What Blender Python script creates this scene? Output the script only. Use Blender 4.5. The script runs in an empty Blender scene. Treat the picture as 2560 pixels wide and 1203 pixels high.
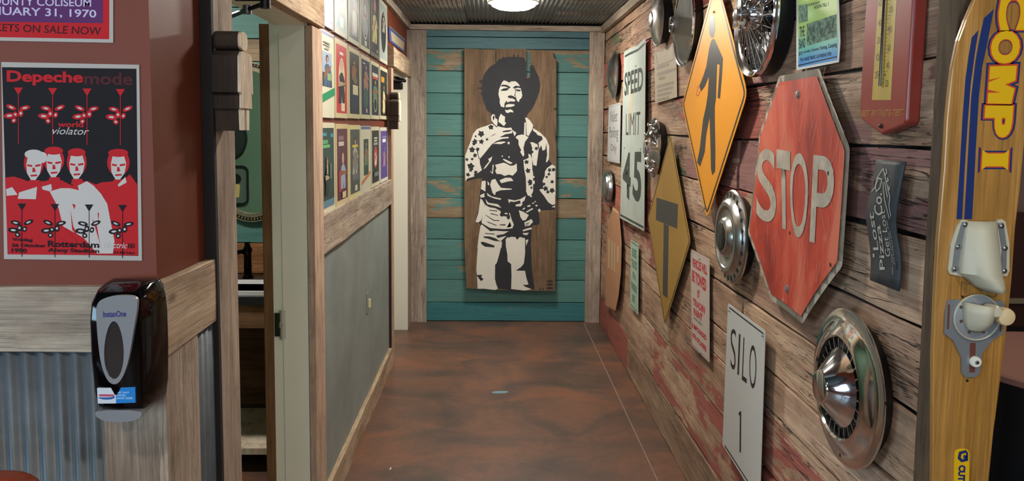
import bpy, bmesh, math, random
from mathutils import Vector, Matrix, noise
random.seed(7)
C = bpy.context.scene.collection
PI = math.pi

# ------------------------------------------------------------------ camera, world, exposure
W, H, F = 2560.0, 1203.0, 2000.0
PX, PY = 1280.0, 500.0                      # principal point of the cropped photograph
EYE = Vector((0, 0, 1.62))
_f = Vector((-50 / F, (318 - PY) / F, 1)).normalized()       # world +Y in camera axes (x right, y down, z forward)
_r = Vector((1, .010, 0)); _r = (_r - _f * _r.dot(_f)).normalized()
_d = _f.cross(_r)                                            # world -Z
CR = Matrix((_r, _f, -_d))                                   # camera axes -> world


def ray(px, py):
    return (CR @ Vector(((px - PX) / F, (py - PY) / F, 1)))


cam_d = bpy.data.cameras.new('camera')
cam = bpy.data.objects.new('camera', cam_d)
C.objects.link(cam)
cx = CR @ Vector((1, 0, 0)); cy = CR @ Vector((0, -1, 0)); cz = CR @ Vector((0, 0, -1))
cam.matrix_world = Matrix(((cx.x, cy.x, cz.x, 0), (cx.y, cy.y, cz.y, 0), (cx.z, cy.z, cz.z, EYE.z), (0, 0, 0, 1)))
cam_d.sensor_fit = 'HORIZONTAL'; cam_d.sensor_width = 36
cam_d.lens = 36 * F / W
cam_d.shift_x = 0
cam_d.shift_y = (PY - H / 2) / W
cam_d.clip_start = .02
bpy.context.scene.camera = cam

sc = bpy.context.scene
world = bpy.data.worlds.new('world'); sc.world = world; world.use_nodes = True
world.node_tree.nodes['Background'].inputs[0].default_value = (.62, .66, .75, 1)
world.node_tree.nodes['Background'].inputs[1].default_value = .25
sc.view_settings.view_transform = 'Standard'
sc.view_settings.look = 'None'
sc.view_settings.gamma = 1
sc.view_settings.use_curve_mapping = False
sc.view_settings.exposure = 1.6
HALL_LAMP, BATH_FILL, ROOM_LAMP, WINDOW_LIGHT = 54, 60, 72, 3.0
LAMP_COL = (1.0, .94, .85)


# ------------------------------------------------------------------ helpers
def lin(h):
    if not isinstance(h, str): return tuple(h) + (1,) if len(h) == 3 else tuple(h)
    v = [int(h[i:i + 2], 16) / 255 for i in (0, 2, 4)]
    return tuple(x / 12.92 if x <= .04045 else ((x + .055) / 1.055) ** 2.4 for x in v) + (1,)


MATS = {}


def nodes(name):
    m = bpy.data.materials.new(name); m.use_nodes = True
    nt = m.node_tree; b = nt.nodes['Principled BSDF']
    MATS[name] = m
    return m, nt, b


def N(nt, t, **kw):
    n = nt.nodes.new(t)
    for k, v in kw.items(): setattr(n, k, v)
    return n


def plain(name, col, rough=.6, metal=0, var=.0, scale=8, bump=0, bscale=60, coat=0, col2=None, spec=None):
    if name in MATS: return MATS[name]
    m, nt, b = nodes(name)
    c = lin(col)
    if name.startswith('poster_') and spec is None: spec, rough = .15, max(rough, .6)
    b.inputs['Base Color'].default_value = c
    b.inputs['Roughness'].default_value = rough
    b.inputs['Metallic'].default_value = metal
    if spec is not None: b.inputs['Specular IOR Level'].default_value = spec
    if coat: b.inputs['Coat Weight'].default_value = coat; b.inputs['Coat Roughness'].default_value = .08
    if var or col2:
        tc = N(nt, 'ShaderNodeTexCoord'); no = N(nt, 'ShaderNodeTexNoise')
        no.inputs['Scale'].default_value = scale; no.inputs['Detail'].default_value = 6; no.inputs['Roughness'].default_value = .65
        nt.links.new(tc.outputs['Object'], no.inputs['Vector'])
        cr = N(nt, 'ShaderNodeValToRGB')
        c2 = lin(col2) if col2 else tuple(x * (1 - var) for x in c[:3]) + (1,)
        cr.color_ramp.elements[0].position = .35; cr.color_ramp.elements[0].color = c2
        cr.color_ramp.elements[1].position = .65; cr.color_ramp.elements[1].color = c
        nt.links.new(no.outputs['Fac'], cr.inputs[0]); nt.links.new(cr.outputs[0], b.inputs['Base Color'])
    if bump:
        tc = N(nt, 'ShaderNodeTexCoord'); no = N(nt, 'ShaderNodeTexNoise'); bp = N(nt, 'ShaderNodeBump')
        no.inputs['Scale'].default_value = bscale; no.inputs['Detail'].default_value = 4
        nt.links.new(tc.outputs['Object'], no.inputs['Vector']); nt.links.new(no.outputs['Fac'], bp.inputs['Height'])
        bp.inputs['Strength'].default_value = bump; bp.inputs['Distance'].default_value = .004
        nt.links.new(bp.outputs[0], b.inputs['Normal'])
    return m


def glow(name, col, s):
    m, nt, b = nodes(name)
    b.inputs['Base Color'].default_value = (1, 1, 1, 1)
    b.inputs['Emission Color'].default_value = tuple(col) + (1,)
    b.inputs['Emission Strength'].default_value = s
    return m


def wood(name, dark, mid, light, axis=0, cracks=.6, rough=.8, bump=.5, grain=1.0, paint=False, coat=0, saw=0.0):
    """weathered board; the grain runs along the given local axis"""
    m, nt, b = nodes(name); L = nt.links
    b.inputs['Roughness'].default_value = rough
    if coat: b.inputs['Coat Weight'].default_value = coat; b.inputs['Coat Roughness'].default_value = .12
    tc = N(nt, 'ShaderNodeTexCoord'); oi = N(nt, 'ShaderNodeObjectInfo')
    mul = N(nt, 'ShaderNodeMath', operation='MULTIPLY'); mul.inputs[1].default_value = 53.0
    L.new(oi.outputs['Random'], mul.inputs[0])
    add = N(nt, 'ShaderNodeVectorMath', operation='ADD')
    L.new(tc.outputs['Object'], add.inputs[0]); L.new(mul.outputs[0], add.inputs[1])

    def tex(along, across, detail=6, rgh=.6, dist=0.0):
        mp = N(nt, 'ShaderNodeMapping')
        s = [across * grain] * 3; s[axis] = along * grain
        mp.inputs['Scale'].default_value = s
        L.new(add.outputs[0], mp.inputs[0])
        no = N(nt, 'ShaderNodeTexNoise'); no.inputs['Scale'].default_value = 1
        no.inputs['Detail'].default_value = detail; no.inputs['Roughness'].default_value = rgh
        no.inputs['Distortion'].default_value = dist
        L.new(mp.outputs[0], no.inputs['Vector'])
        return no.outputs['Fac']

    def math_(op, a, bb, clamp=False):
        n = N(nt, 'ShaderNodeMath', operation=op, use_clamp=clamp)
        for i, v in enumerate((a, bb)):
            if isinstance(v, (int, float)): n.inputs[i].default_value = v
            elif v is not None: L.new(v, n.inputs[i])
        return n.outputs[0]

    def ramp(fac, *stops):
        r = N(nt, 'ShaderNodeValToRGB'); e = r.color_ramp.elements
        while len(e) < len(stops): e.new(.5)
        for i, (p, c) in enumerate(stops): e[i].position = p; e[i].color = c
        L.new(fac, r.inputs[0]); return r.outputs[0]

    def mix(fac, a, bb, mode='MIX'):
        n = N(nt, 'ShaderNodeMix', data_type='RGBA', blend_type=mode)
        if isinstance(fac, (int, float)): n.inputs[0].default_value = fac
        else: L.new(fac, n.inputs[0])
        for i, v in ((6, a), (7, bb)):
            if isinstance(v, tuple): n.inputs[i].default_value = v
            else: L.new(v, n.inputs[i])
        return n.outputs[2]
    big = tex(1.3, 9, 5, .6, .5)
    fine = tex(4, 260, 3, .7)
    midn = tex(2.6, 60, 8, .72, .35)
    spot = tex(7, 16, 5, .7, .2)
    col = ramp(big, (.30, lin(dark)), (.5, lin(mid)), (.72, lin(light)))
    col = mix(.55, col, ramp(midn, (.3, (.45, .42, .40, 1)), (.62, (1.15, 1.12, 1.08, 1))), 'MULTIPLY')
    col = mix(.5, col, ramp(fine, (.35, (.5, .5, .5, 1)), (.65, (1.3, 1.3, 1.3, 1))), 'MULTIPLY')
    col = mix(.6 if cracks > .05 else .2, col, ramp(spot, (.33, (.62, .58, .54, 1)), (.52, (1.05, 1.05, 1.05, 1))), 'MULTIPLY')
    if paint:
        at = N(nt, 'ShaderNodeAttribute', attribute_type='OBJECT', attribute_name='paint')
        ac = N(nt, 'ShaderNodeAttribute', attribute_type='OBJECT', attribute_name='paint_col')
        pn = tex(1.6, 6.5, 8, .66, .5)
        s = math_('ADD', pn, at.outputs['Fac'])
        s = math_('ADD', s, math_('MULTIPLY', math_('SUBTRACT', midn, .5), .25))
        mask = ramp(s, (.97, (0, 0, 0, 1)), (1.05 if paint != 'soft' else 1.0, (1, 1, 1, 1)))
        s2 = N(nt, 'ShaderNodeMath', operation='SUBTRACT'); L.new(s, s2.inputs[0]); s2.inputs[1].default_value = 0
        pc = mix(.5, ac.outputs['Color'], ramp(midn, (.3, (.55, .55, .55, 1)), (.6, (1.1, 1.1, 1.1, 1))), 'MULTIPLY')
        col = mix(mask, col, pc)
    tn = N(nt, 'ShaderNodeAttribute', attribute_type='OBJECT', attribute_name='tone')
    col = mix(1.0, col, tn.outputs['Color'], 'MULTIPLY')
    ck = tex(1.6, 34, 3, .5, .6)
    ckm = math_('ABSOLUTE', math_('SUBTRACT', ck, .5), None)
    cm = tex(1.1, 3, 2)
    thin = ramp(ckm, (0.0, (1, 1, 1, 1)), (.016, (0, 0, 0, 1)))
    sel = ramp(cm, (.46, (0, 0, 0, 1)), (.56, (1, 1, 1, 1)))
    crack = math_('MULTIPLY', math_('MULTIPLY', thin, sel), cracks)
    ck2 = tex(4.5, 75, 2, .5, .4)
    thin2 = ramp(math_('ABSOLUTE', math_('SUBTRACT', ck2, .5), None), (0.0, (1, 1, 1, 1)), (.014, (0, 0, 0, 1)))
    sel2 = ramp(tex(2.2, 6, 2), (.50, (0, 0, 0, 1)), (.60, (1, 1, 1, 1)))
    crack = math_('MAXIMUM', crack, math_('MULTIPLY', math_('MULTIPLY', thin2, sel2), cracks * .8))
    kn = N(nt, 'ShaderNodeTexVoronoi'); kn.inputs['Scale'].default_value = 1
    mpk = N(nt, 'ShaderNodeMapping'); sk_ = [5.5] * 3; sk_[axis] = 2.4; mpk.inputs['Scale'].default_value = sk_
    L.new(add.outputs[0], mpk.inputs[0]); L.new(mpk.outputs[0], kn.inputs['Vector'])
    knot = ramp(kn.outputs['Distance'], (.03, (1, 1, 1, 1)), (.075, (0, 0, 0, 1)))
    col = mix(math_('MULTIPLY', knot, min(.75, cracks * 1.2)), col, (.05, .032, .02, 1))
    col = mix(crack, col, (.012, .008, .006, 1))
    L.new(col, b.inputs['Base Color'])
    h = math_('ADD', math_('MULTIPLY', midn, .6), math_('MULTIPLY', fine, .25))
    h = math_('SUBTRACT', h, math_('MULTIPLY', crack, 1.2))
    if saw:
        mp = N(nt, 'ShaderNodeMapping'); s = [3.0] * 3; s[axis] = 150
        mp.inputs['Scale'].default_value = s; L.new(add.outputs[0], mp.inputs[0])
        no = N(nt, 'ShaderNodeTexNoise'); no.inputs['Scale'].default_value = 1; L.new(mp.outputs[0], no.inputs['Vector'])
        h = math_('ADD', h, math_('MULTIPLY', no.outputs['Fac'], saw))
    bp = N(nt, 'ShaderNodeBump'); bp.inputs['Strength'].default_value = bump; bp.inputs['Distance'].default_value = .006
    L.new(h, bp.inputs['Height']); L.new(bp.outputs[0], b.inputs['Normal'])
    return m


class MB:
    """collects shapes in local coordinates and links them as ONE mesh object"""
    def __init__(s): s.bm = bmesh.new()

    def box(s, x0, x1, y0, y1, z0, z1, bev=0):
        vs = [s.bm.verts.new((x, y, z)) for z in (z0, z1) for y in (y0, y1) for x in (x0, x1)]
        fs = [s.bm.faces.new([vs[i] for i in q]) for q in ((0, 2, 3, 1), (4, 5, 7, 6), (0, 1, 5, 4), (2, 6, 7, 3), (0, 4, 6, 2), (1, 3, 7, 5))]
        if bev:
            ed = list({e for f in fs for e in f.edges})
            bmesh.ops.bevel(s.bm, geom=ed, offset=bev, segments=2, profile=.5, affect='EDGES')
        return s

    def prism(s, pts, z0, z1, close=True):
        n = len(pts)
        a = [s.bm.verts.new((p[0], p[1], z0 + (p[2] if len(p) > 2 else 0))) for p in pts]
        b = [s.bm.verts.new((p[0], p[1], z1 + (p[2] if len(p) > 2 else 0))) for p in pts]
        area = sum(pts[i][0] * pts[(i + 1) % n][1] - pts[(i + 1) % n][0] * pts[i][1] for i in range(n))
        if area < 0: a.reverse(); b.reverse()
        s.bm.faces.new(b); s.bm.faces.new(a[::-1])
        for i in range(n):
            j = (i + 1) % n
            s.bm.faces.new((a[i], a[j], b[j], b[i]))
        return s

    def flat(s, pts, z):
        n = len(pts); z = z * .4 if 0 < z < .004 else z      # ink lies almost flush with its sheet
        area = sum(pts[i][0] * pts[(i + 1) % n][1] - pts[(i + 1) % n][0] * pts[i][1] for i in range(n))
        vs = [s.bm.verts.new((p[0], p[1], z)) for p in pts]
        if area < 0: vs.reverse()
        s.bm.faces.new(vs)
        return s

    def ring(s, outer, inner, z0, z1):
        n = len(outer)
        R = [[s.bm.verts.new((p[0], p[1], z)) for p in q] for q in (outer, inner) for z in (z0, z1)]
        o0, o1, i0, i1 = R
        for k in range(n):
            j = (k + 1) % n
            for q in ((o1[k], o1[j], i1[j], i1[k]), (o0[j], o0[k], i0[k], i0[j]), (o0[k], o0[j], o1[j], o1[k]), (i0[j], i0[k], i1[k], i1[j])):
                s.bm.faces.new(q)
        return s

    def lathe(s, prof, seg=48, c=(0, 0, 0), sx=1, sy=1):
        rings = []
        for r, z in prof:
            if r < 1e-5: rings.append([s.bm.verts.new((c[0], c[1], c[2] + z))])
            else: rings.append([s.bm.verts.new((c[0] + sx * r * math.cos(2 * PI * k / seg), c[1] + sy * r * math.sin(2 * PI * k / seg), c[2] + z)) for k in range(seg)])
        for A, B in zip(rings, rings[1:]):
            for k in range(seg):
                j = (k + 1) % seg
                q = [A[k % len(A)], A[j % len(A)], B[j % len(B)], B[k % len(B)]]
                u = []
                for v in q:
                    if v not in u: u.append(v)
                if len(u) > 2: s.bm.faces.new(u)
        return s

    def tube(s, pts, r, seg=8, r2=None):
        pts = [Vector(p) for p in pts]; n = len(pts); rings = []
        up = None
        for i, p in enumerate(pts):
            t = (pts[min(i + 1, n - 1)] - pts[max(i - 1, 0)]).normalized()
            if up is None: up = Vector((0, 0, 1)) if abs(t.z) < .9 else Vector((1, 0, 0))
            a = t.cross(up).normalized(); bb = a.cross(t).normalized(); up = bb
            rr = r if r2 is None else r + (r2 - r) * i / (n - 1)
            rings.append([s.bm.verts.new(p + (a * math.cos(2 * PI * k / seg) + bb * math.sin(2 * PI * k / seg)) * rr) for k in range(seg)])
        for A, B in zip(rings, rings[1:]):
            for k in range(seg):
                j = (k + 1) % seg
                s.bm.faces.new((A[k], A[j], B[j], B[k]))
        s.bm.faces.new(rings[0][::-1]); s.bm.faces.new(rings[-1])
        return s

    def ribbon(s, pts, w, z, closed=False):
        P = [Vector((p[0], p[1])) for p in pts]; n = len(P); Lf = []; Rt = []
        for i in range(n):
            if closed: a, b = P[i - 1], P[(i + 1) % n]
            else: a, b = P[max(i - 1, 0)], P[min(i + 1, n - 1)]
            d0 = (P[i] - a); d1 = (b - P[i])
            if d0.length < 1e-9: d0 = d1
            if d1.length < 1e-9: d1 = d0
            d0.normalize(); d1.normalize()
            t = (d0 + d1); t = t.normalized() if t.length > 1e-6 else d1
            k = 1 / max(.5, math.sqrt((1 + d0.dot(d1)) / 2))
            nn = Vector((-t.y, t.x)) * w / 2 * k
            Lf.append(s.bm.verts.new((P[i].x + nn.x, P[i].y + nn.y, z))); Rt.append(s.bm.verts.new((P[i].x - nn.x, P[i].y - nn.y, z)))
        for i in range(n if closed else n - 1):
            j = (i + 1) % n
            s.bm.faces.new((Rt[i], Rt[j], Lf[j], Lf[i]))
        return s

    def mesh(s, me, M=None):
        n0 = len(s.bm.verts)
        s.bm.from_mesh(me)
        if M is not None:
            s.bm.verts.ensure_lookup_table()
            for v in s.bm.verts[n0:]: v.co = M @ v.co
        return s

    def build(s, name, m, parent=None, smooth=False, loc=None, normals=True, dist=0):
        if dist: bmesh.ops.remove_doubles(s.bm, verts=s.bm.verts, dist=dist)
        if normals: bmesh.ops.recalc_face_normals(s.bm, faces=s.bm.faces)
        me = bpy.data.meshes.new(name); s.bm.to_mesh(me); s.bm.free()
        if m: me.materials.append(m)
        o = bpy.data.objects.new(name, me); C.objects.link(o)
        if parent: o.parent = parent
        if loc is not None: o.location = loc
        if smooth:
            for p in me.polygons: p.use_smooth = True
            me.set_sharp_from_angle(angle=math.radians(38))
        o['tone'] = (1.0, 1.0, 1.0); o['paint'] = 0.0; o['paint_col'] = (1.0, 1.0, 1.0)
        return o


def link_mesh(name, me, parent, M=None):
    o = bpy.data.objects.new(name, me); C.objects.link(o); o.parent = parent
    if M is not None: o.matrix_basis = M
    o['tone'] = (1.0, 1.0, 1.0); o['paint'] = 0.0; o['paint_col'] = (1.0, 1.0, 1.0)
    return o


def tag(o, label=None, cat=None, group=None, kind=None):
    if label: o['label'] = label
    if cat: o['category'] = cat
    if group: o['group'] = group
    if kind: o['kind'] = kind
    return o


def frame(origin, u, v=(0, 0, 1)):
    u = Vector(u).normalized(); v = Vector(v).normalized(); w = u.cross(v)
    M = Matrix.Identity(4)
    for i, a in enumerate((u, v, w)):
        for k in range(3): M[k][i] = a[k]
    for k in range(3): M[k][3] = origin[k]
    return M


def empty(name, M, rot=0):
    o = bpy.data.objects.new(name, None); C.objects.link(o)
    o.empty_display_size = .05
    o.matrix_world = M @ Matrix.Rotation(rot, 4, 'Z')
    return o


def hit(M, px, py, z=0.0):
    """local (x, y) of the pixel's ray on the plane z of the frame M"""
    Mi = M.inverted(); o = Mi @ EYE; d = Mi.to_3x3() @ ray(px, py)
    t = (z - o.z) / d.z
    p = o + d * t
    return (p.x, p.y)


def wx(px, py, X):
    d = ray(px, py); t = (X - EYE.x) / d.x; return EYE + d * t


def wy(px, py, Y):
    d = ray(px, py); t = Y / d.y; return EYE + d * t


def wz(px, py, Z):
    d = ray(px, py); t = (Z - EYE.z) / d.z; return EYE + d * t


RX, LX, EY, PYW = .912, -.69, 6.58, 1.65     # right wall, left wall, end wall, poster wall
U_R, U_L, U_E = (0, -1, 0), (0, 1, 0), (1, 0, 0)


def on_right(px, py, off=.0): return frame(wx(px, py, RX - off), U_R)
def on_left(px, py, off=.0): return frame(wx(px, py, LX + off), U_L)
def on_end(px, py, off=.0): return frame(wy(px, py, EY - off), U_E)
def on_front(px, py, Y): return frame(wy(px, py, Y), U_E)


def mapper(o, z=0.0):
    M = o.matrix_world.copy()
    return lambda *p: [hit(M, a, b, z) for a, b in p]


TX = {}


def text_me(body, bold=0, shear=0, res=3):
    k = (body, bold, shear)
    if k not in TX:
        c = bpy.data.curves.new('lettering', 'FONT'); c.body = body; c.offset = bold; c.shear = shear; c.resolution_u = res
        c.space_line = .9
        o = bpy.data.objects.new('lettering', c); me = bpy.data.meshes.new_from_object(o)
        bpy.data.objects.remove(o)
        xs = [v.co.x for v in me.vertices]; ys = [v.co.y for v in me.vertices]
        TX[k] = (me, min(xs), max(xs), min(ys), max(ys))
    return TX[k]


def letters(mb, body, x0, y0, x1, y1, z, bold=0, shear=0, rot=0):
    """fits the word into the box; rot=90 reads upward, -90 reads downward"""
    me, a, b, c, d = text_me(body, bold, shear)
    w, h = x1 - x0, y1 - y0
    S = Matrix.Translation((-(a + b) / 2, -(c + d) / 2, 0))
    if rot in (90, -90):
        Sc = Matrix.Diagonal((h / (b - a), w / (d - c), 0, 1))
    else: Sc = Matrix.Diagonal((w / (b - a), h / (d - c), 0, 1))
    M = Matrix.Translation(((x0 + x1) / 2, (y0 + y1) / 2, z)) @ Matrix.Rotation(math.radians(rot), 4, 'Z') @ Sc @ S
    mb.mesh(me, M); return mb


def quad_letters(mb, body, q, z, bold=0, shear=0, res=4):
    """fits the word into the four corners q = top-left, top-right, bottom-right, bottom-left"""
    me, a, b, c, d = text_me(body, bold, shear, res)
    n0 = len(mb.bm.verts); mb.bm.from_mesh(me); mb.bm.verts.ensure_lookup_table()
    tl, tr, br, bl = q
    if z != .0026: z *= .4
    for v in mb.bm.verts[n0:]:
        s = (v.co.x - a) / (b - a); t = (v.co.y - c) / (d - c)
        p = [(bl[i] * (1 - s) + br[i] * s) * (1 - t) + (tl[i] * (1 - s) + tr[i] * s) * t for i in (0, 1)]
        v.co = (p[0], p[1], z)
    return mb


def ell(cx, cy, rx, ry, n=28, rot=0):
    c, s = math.cos(rot), math.sin(rot)
    return [(cx + rx * math.cos(t) * c - ry * math.sin(t) * s, cy + rx * math.cos(t) * s + ry * math.sin(t) * c) for t in [2 * PI * k / n for k in range(n)]]


def rrect(x0, x1, y0, y1, r, n=4):
    P = []
    for cx_, cy_, a in ((x1 - r, y1 - r, 0), (x0 + r, y1 - r, 90), (x0 + r, y0 + r, 180), (x1 - r, y0 + r, 270)):
        for k in range(n + 1):
            t = math.radians(a + 90 * k / n); P.append((cx_ + r * math.cos(t), cy_ + r * math.sin(t)))
    return P


def inset(pts, d):
    n = len(pts); area = sum(pts[i][0] * pts[(i + 1) % n][1] - pts[(i + 1) % n][0] * pts[i][1] for i in range(n))
    sg = 1 if area > 0 else -1; out = []
    for i in range(n):
        a, p, b = Vector(pts[i - 1][:2]), Vector(pts[i][:2]), Vector(pts[(i + 1) % n][:2])
        d0 = (p - a).normalized(); d1 = (b - p).normalized()
        n0 = Vector((-d0.y, d0.x)) * sg; n1 = Vector((-d1.y, d1.x)) * sg
        m = (n0 + n1); m = m / max(.3, m.dot(n0)) if m.length > 1e-6 else n0
        out.append((p.x + m.x * d, p.y + m.y * d))
    return out


def smooth_loop(pts, it=2, closed=True):
    P = list(pts)
    for _ in range(it):
        Q = []
        n = len(P)
        for i in range(n if closed else n - 1):
            a, b = P[i], P[(i + 1) % n]
            Q.append(tuple(a[k] * .75 + b[k] * .25 for k in range(len(a)))); Q.append(tuple(a[k] * .25 + b[k] * .75 for k in range(len(a))))
        if not closed: Q = [P[0]] + Q + [P[-1]]
        P = Q
    return P


# ------------------------------------------------------------------ materials
W_RIGHT = wood('barn_plank', '876a54', 'ae8e75', 'd0b499', 0, cracks=1.0, bump=1.0, paint=True)
W_GREY = wood('grey_barn_wood_flat', '85786c', 'a6998b', 'bcaf9f', 0, cracks=.5, bump=.45)
W_GREYV = wood('grey_barn_wood_upright', '85776b', 'a5988a', 'bcae9e', 1, cracks=.5, bump=.45)
W_TANV = wood('tan_planed_wood_upright', 'a88c76', 'c0a48c', 'd0b8a2', 1, cracks=.12, bump=.3)
W_BLEACH = wood('bleached_knotty_wood', '9a8168', 'bfa88c', 'd6c3a8', 0, cracks=.5, bump=.6)
W_DARKV = wood('dark_weathered_post', '3c3630', '585049', '746b62', 1, cracks=.5, bump=.8)
W_TEAL = wood('teal_painted_plank', '7d6c52', '8d7b60', 'a08c70', 0, cracks=.3, bump=.3, paint=True, rough=.6)
W_BROWNV = wood('brown_art_board', '5c4a37', '6d5943', '7b6750', 1, cracks=.3, bump=.35)
W_WARM = wood('warm_brown_board', '6b4a30', '8a6645', 'a5835e', 0, cracks=.25, bump=.4)
W_SKI = wood('varnished_ski_wood', '855a22', 'a17334', 'b58648', 1, cracks=.0, bump=.02, rough=.3, grain=.9, coat=.5)
W_CARVE = wood('carved_brown_block', '22170f', '33251a', '443224', 1, cracks=.2, bump=.4)
W_FACE = wood('pale_cut_face', 'd0bda2', 'e6d6be', 'f2e6d2', 1, cracks=.15, bump=.3)
RED_WALL = plain('brick_red_wall_paint', '703522', .5, spec=.3, var=.1, scale=2, bump=.05, bscale=180)
WHITE_TRIM = plain('off_white_trim_paint', 'f0ecd8', .38, var=.04, scale=3)
GREY_PANEL = plain('slate_grey_wainscot', '8d9590', .55, col2='7c8580', scale=3.5, bump=.1, bscale=90)
GALV = plain('galvanised_corrugated_metal', '6a7074', .5, .45, col2='565d62', scale=5, bump=.15, bscale=40)
GALV_C = plain('weathered_ceiling_tin', '9a9894', .32, .75, col2='6f6c68', scale=6, bump=.1, bscale=60)
CHROME = plain('polished_chrome', 'd8d8d8', .09, 1, bump=.06, bscale=9)
CHROME_B = plain('brushed_hubcap_steel', 'b4b4b2', .26, 1, bump=.05, bscale=20)
DULL = plain('dull_grey_hubcap', '77756f', .4, .9, var=.2, scale=10)
BLACK = plain('black_enamel', '0c0c0e', .45)
INK = plain('black_ink', '14141a', .5)
SIGN_BLACK = plain('sign_black', '1d1d1c', .4)
ALU_BACK = plain('sign_aluminium', '9a9a96', .45, .6)

# ------------------------------------------------------------------ room shell
sh = MB(); sh.box(-4.2, 5.0, -3.2, 7.2, -.1, 0)
m, nt, b = nodes('stained_concrete_floor')
tc = N(nt, 'ShaderNodeTexCoord')


def noise_ramp(scale, stops, detail=6, sx=1, sy=1, dist=0.0, rgh=.6):
    mp = N(nt, 'ShaderNodeMapping'); mp.inputs['Scale'].default_value = (sx, sy, 1)
    nt.links.new(tc.outputs['Object'], mp.inputs[0])
    no = N(nt, 'ShaderNodeTexNoise'); no.inputs['Scale'].default_value = scale; no.inputs['Detail'].default_value = detail
    no.inputs['Distortion'].default_value = dist; no.inputs['Roughness'].default_value = rgh
    nt.links.new(mp.outputs[0], no.inputs['Vector'])
    r = N(nt, 'ShaderNodeValToRGB'); e = r.color_ramp.elements
    while len(e) < len(stops): e.new(.5)
    for i, (p, c) in enumerate(stops): e[i].position = p; e[i].color = c
    nt.links.new(no.outputs['Fac'], r.inputs[0]); return r.outputs[0]


c1 = noise_ramp(1.9, [(.28, lin('453a34')), (.45, lin('5e483d')), (.57, lin('72503f')), (.78, lin('8c573d'))], 8, 1, 1.3, .8)
c2 = noise_ramp(26, [(.3, (.75, .75, .75, 1)), (.7, (1.15, 1.15, 1.15, 1))], 6)
mx = N(nt, 'ShaderNodeMix', data_type='RGBA', blend_type='MULTIPLY'); mx.inputs[0].default_value = .6
nt.links.new(c1, mx.inputs[6]); nt.links.new(c2, mx.inputs[7])
sp = noise_ramp(60, [(.755, (0, 0, 0, 1)), (.775, (1, 1, 1, 1))], 2)
mx2 = N(nt, 'ShaderNodeMix', data_type='RGBA'); mx2.inputs[7].default_value = lin('b0a090')
nt.links.new(sp, mx2.inputs[0]); nt.links.new(mx.outputs[2], mx2.inputs[6]); nt.links.new(mx2.outputs[2], b.inputs['Base Color'])
b.inputs['Roughness'].default_value = .42
FLOOR_M = m
floor = sh.build('floor', FLOOR_M); tag(floor, 'stained brown and rust concrete floor of the hallway', kind='structure')
MB().box(.776, .780, 1.5, 6.55, 0, .0012).build('saw_cut', plain('saw_cut_dust', '8f8278', .8), floor)

# right wall body with planks
body = MB().box(RX + .012, RX + .14, 1.80, EY + .3, 0, 2.7).build('wall_right', plain('dark_backing', '120e0b', .9))
tag(body, 'weathered barn plank wall on the right of the hallway hung with signs', kind='structure')


def plank(parent, M, L, Hh, th, mat, tone, paint=0., pcol=(1, 1, 1), rough=.002, seg=.12, name='plank', edge=.003):
    """one board: local x along its length, y up, z out; slightly uneven edges and face"""
    n = max(2, int(L / seg)); sd = random.random() * 100
    bm = bmesh.new(); rows = []
    jj = lambda t, k: edge * noise.noise(Vector((t * 3.1 + sd, k * 7.7, sd)))
    for i in range(n + 1):
        x = L * i / n
        lo = jj(x, 1); hi = Hh + jj(x, 2)
        zz = [th + rough * noise.noise(Vector((x * 2.3 + sd, k, 3.3))) for k in range(3)]
        b_ = .002
        rows.append([bm.verts.new(p) for p in ((x, lo, 0), (x, lo, zz[0] - b_), (x, lo + b_, zz[0]), (x, (lo + hi) / 2, zz[1]), (x, hi - b_, zz[2]), (x, hi, zz[2] - b_), (x, hi, 0))])
    for A, B in zip(rows, rows[1:]):
        for k in range(6): bm.faces.new((A[k], B[k], B[k + 1], A[k + 1]))
    bm.faces.new(rows[0]); bm.faces.new(rows[-1][::-1])
    bmesh.ops.recalc_face_normals(bm, faces=bm.faces)
    me = bpy.data.meshes.new(name); bm.to_mesh(me); bm.free(); me.materials.append(mat)
    o = bpy.data.objects.new(name, me); C.objects.link(o)
    o.parent = parent; o.matrix_world = M
    o['tone'] = tone; o['paint'] = paint; o['paint_col'] = pcol
    return o


RED = lin('9c564b')[:3]; SALMON = lin('b06654')[:3]; PURP = lin('8a625c')[:3]; GREEN = lin('6c7458')[:3]; ORNG = lin('b08a5c')[:3]
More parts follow.
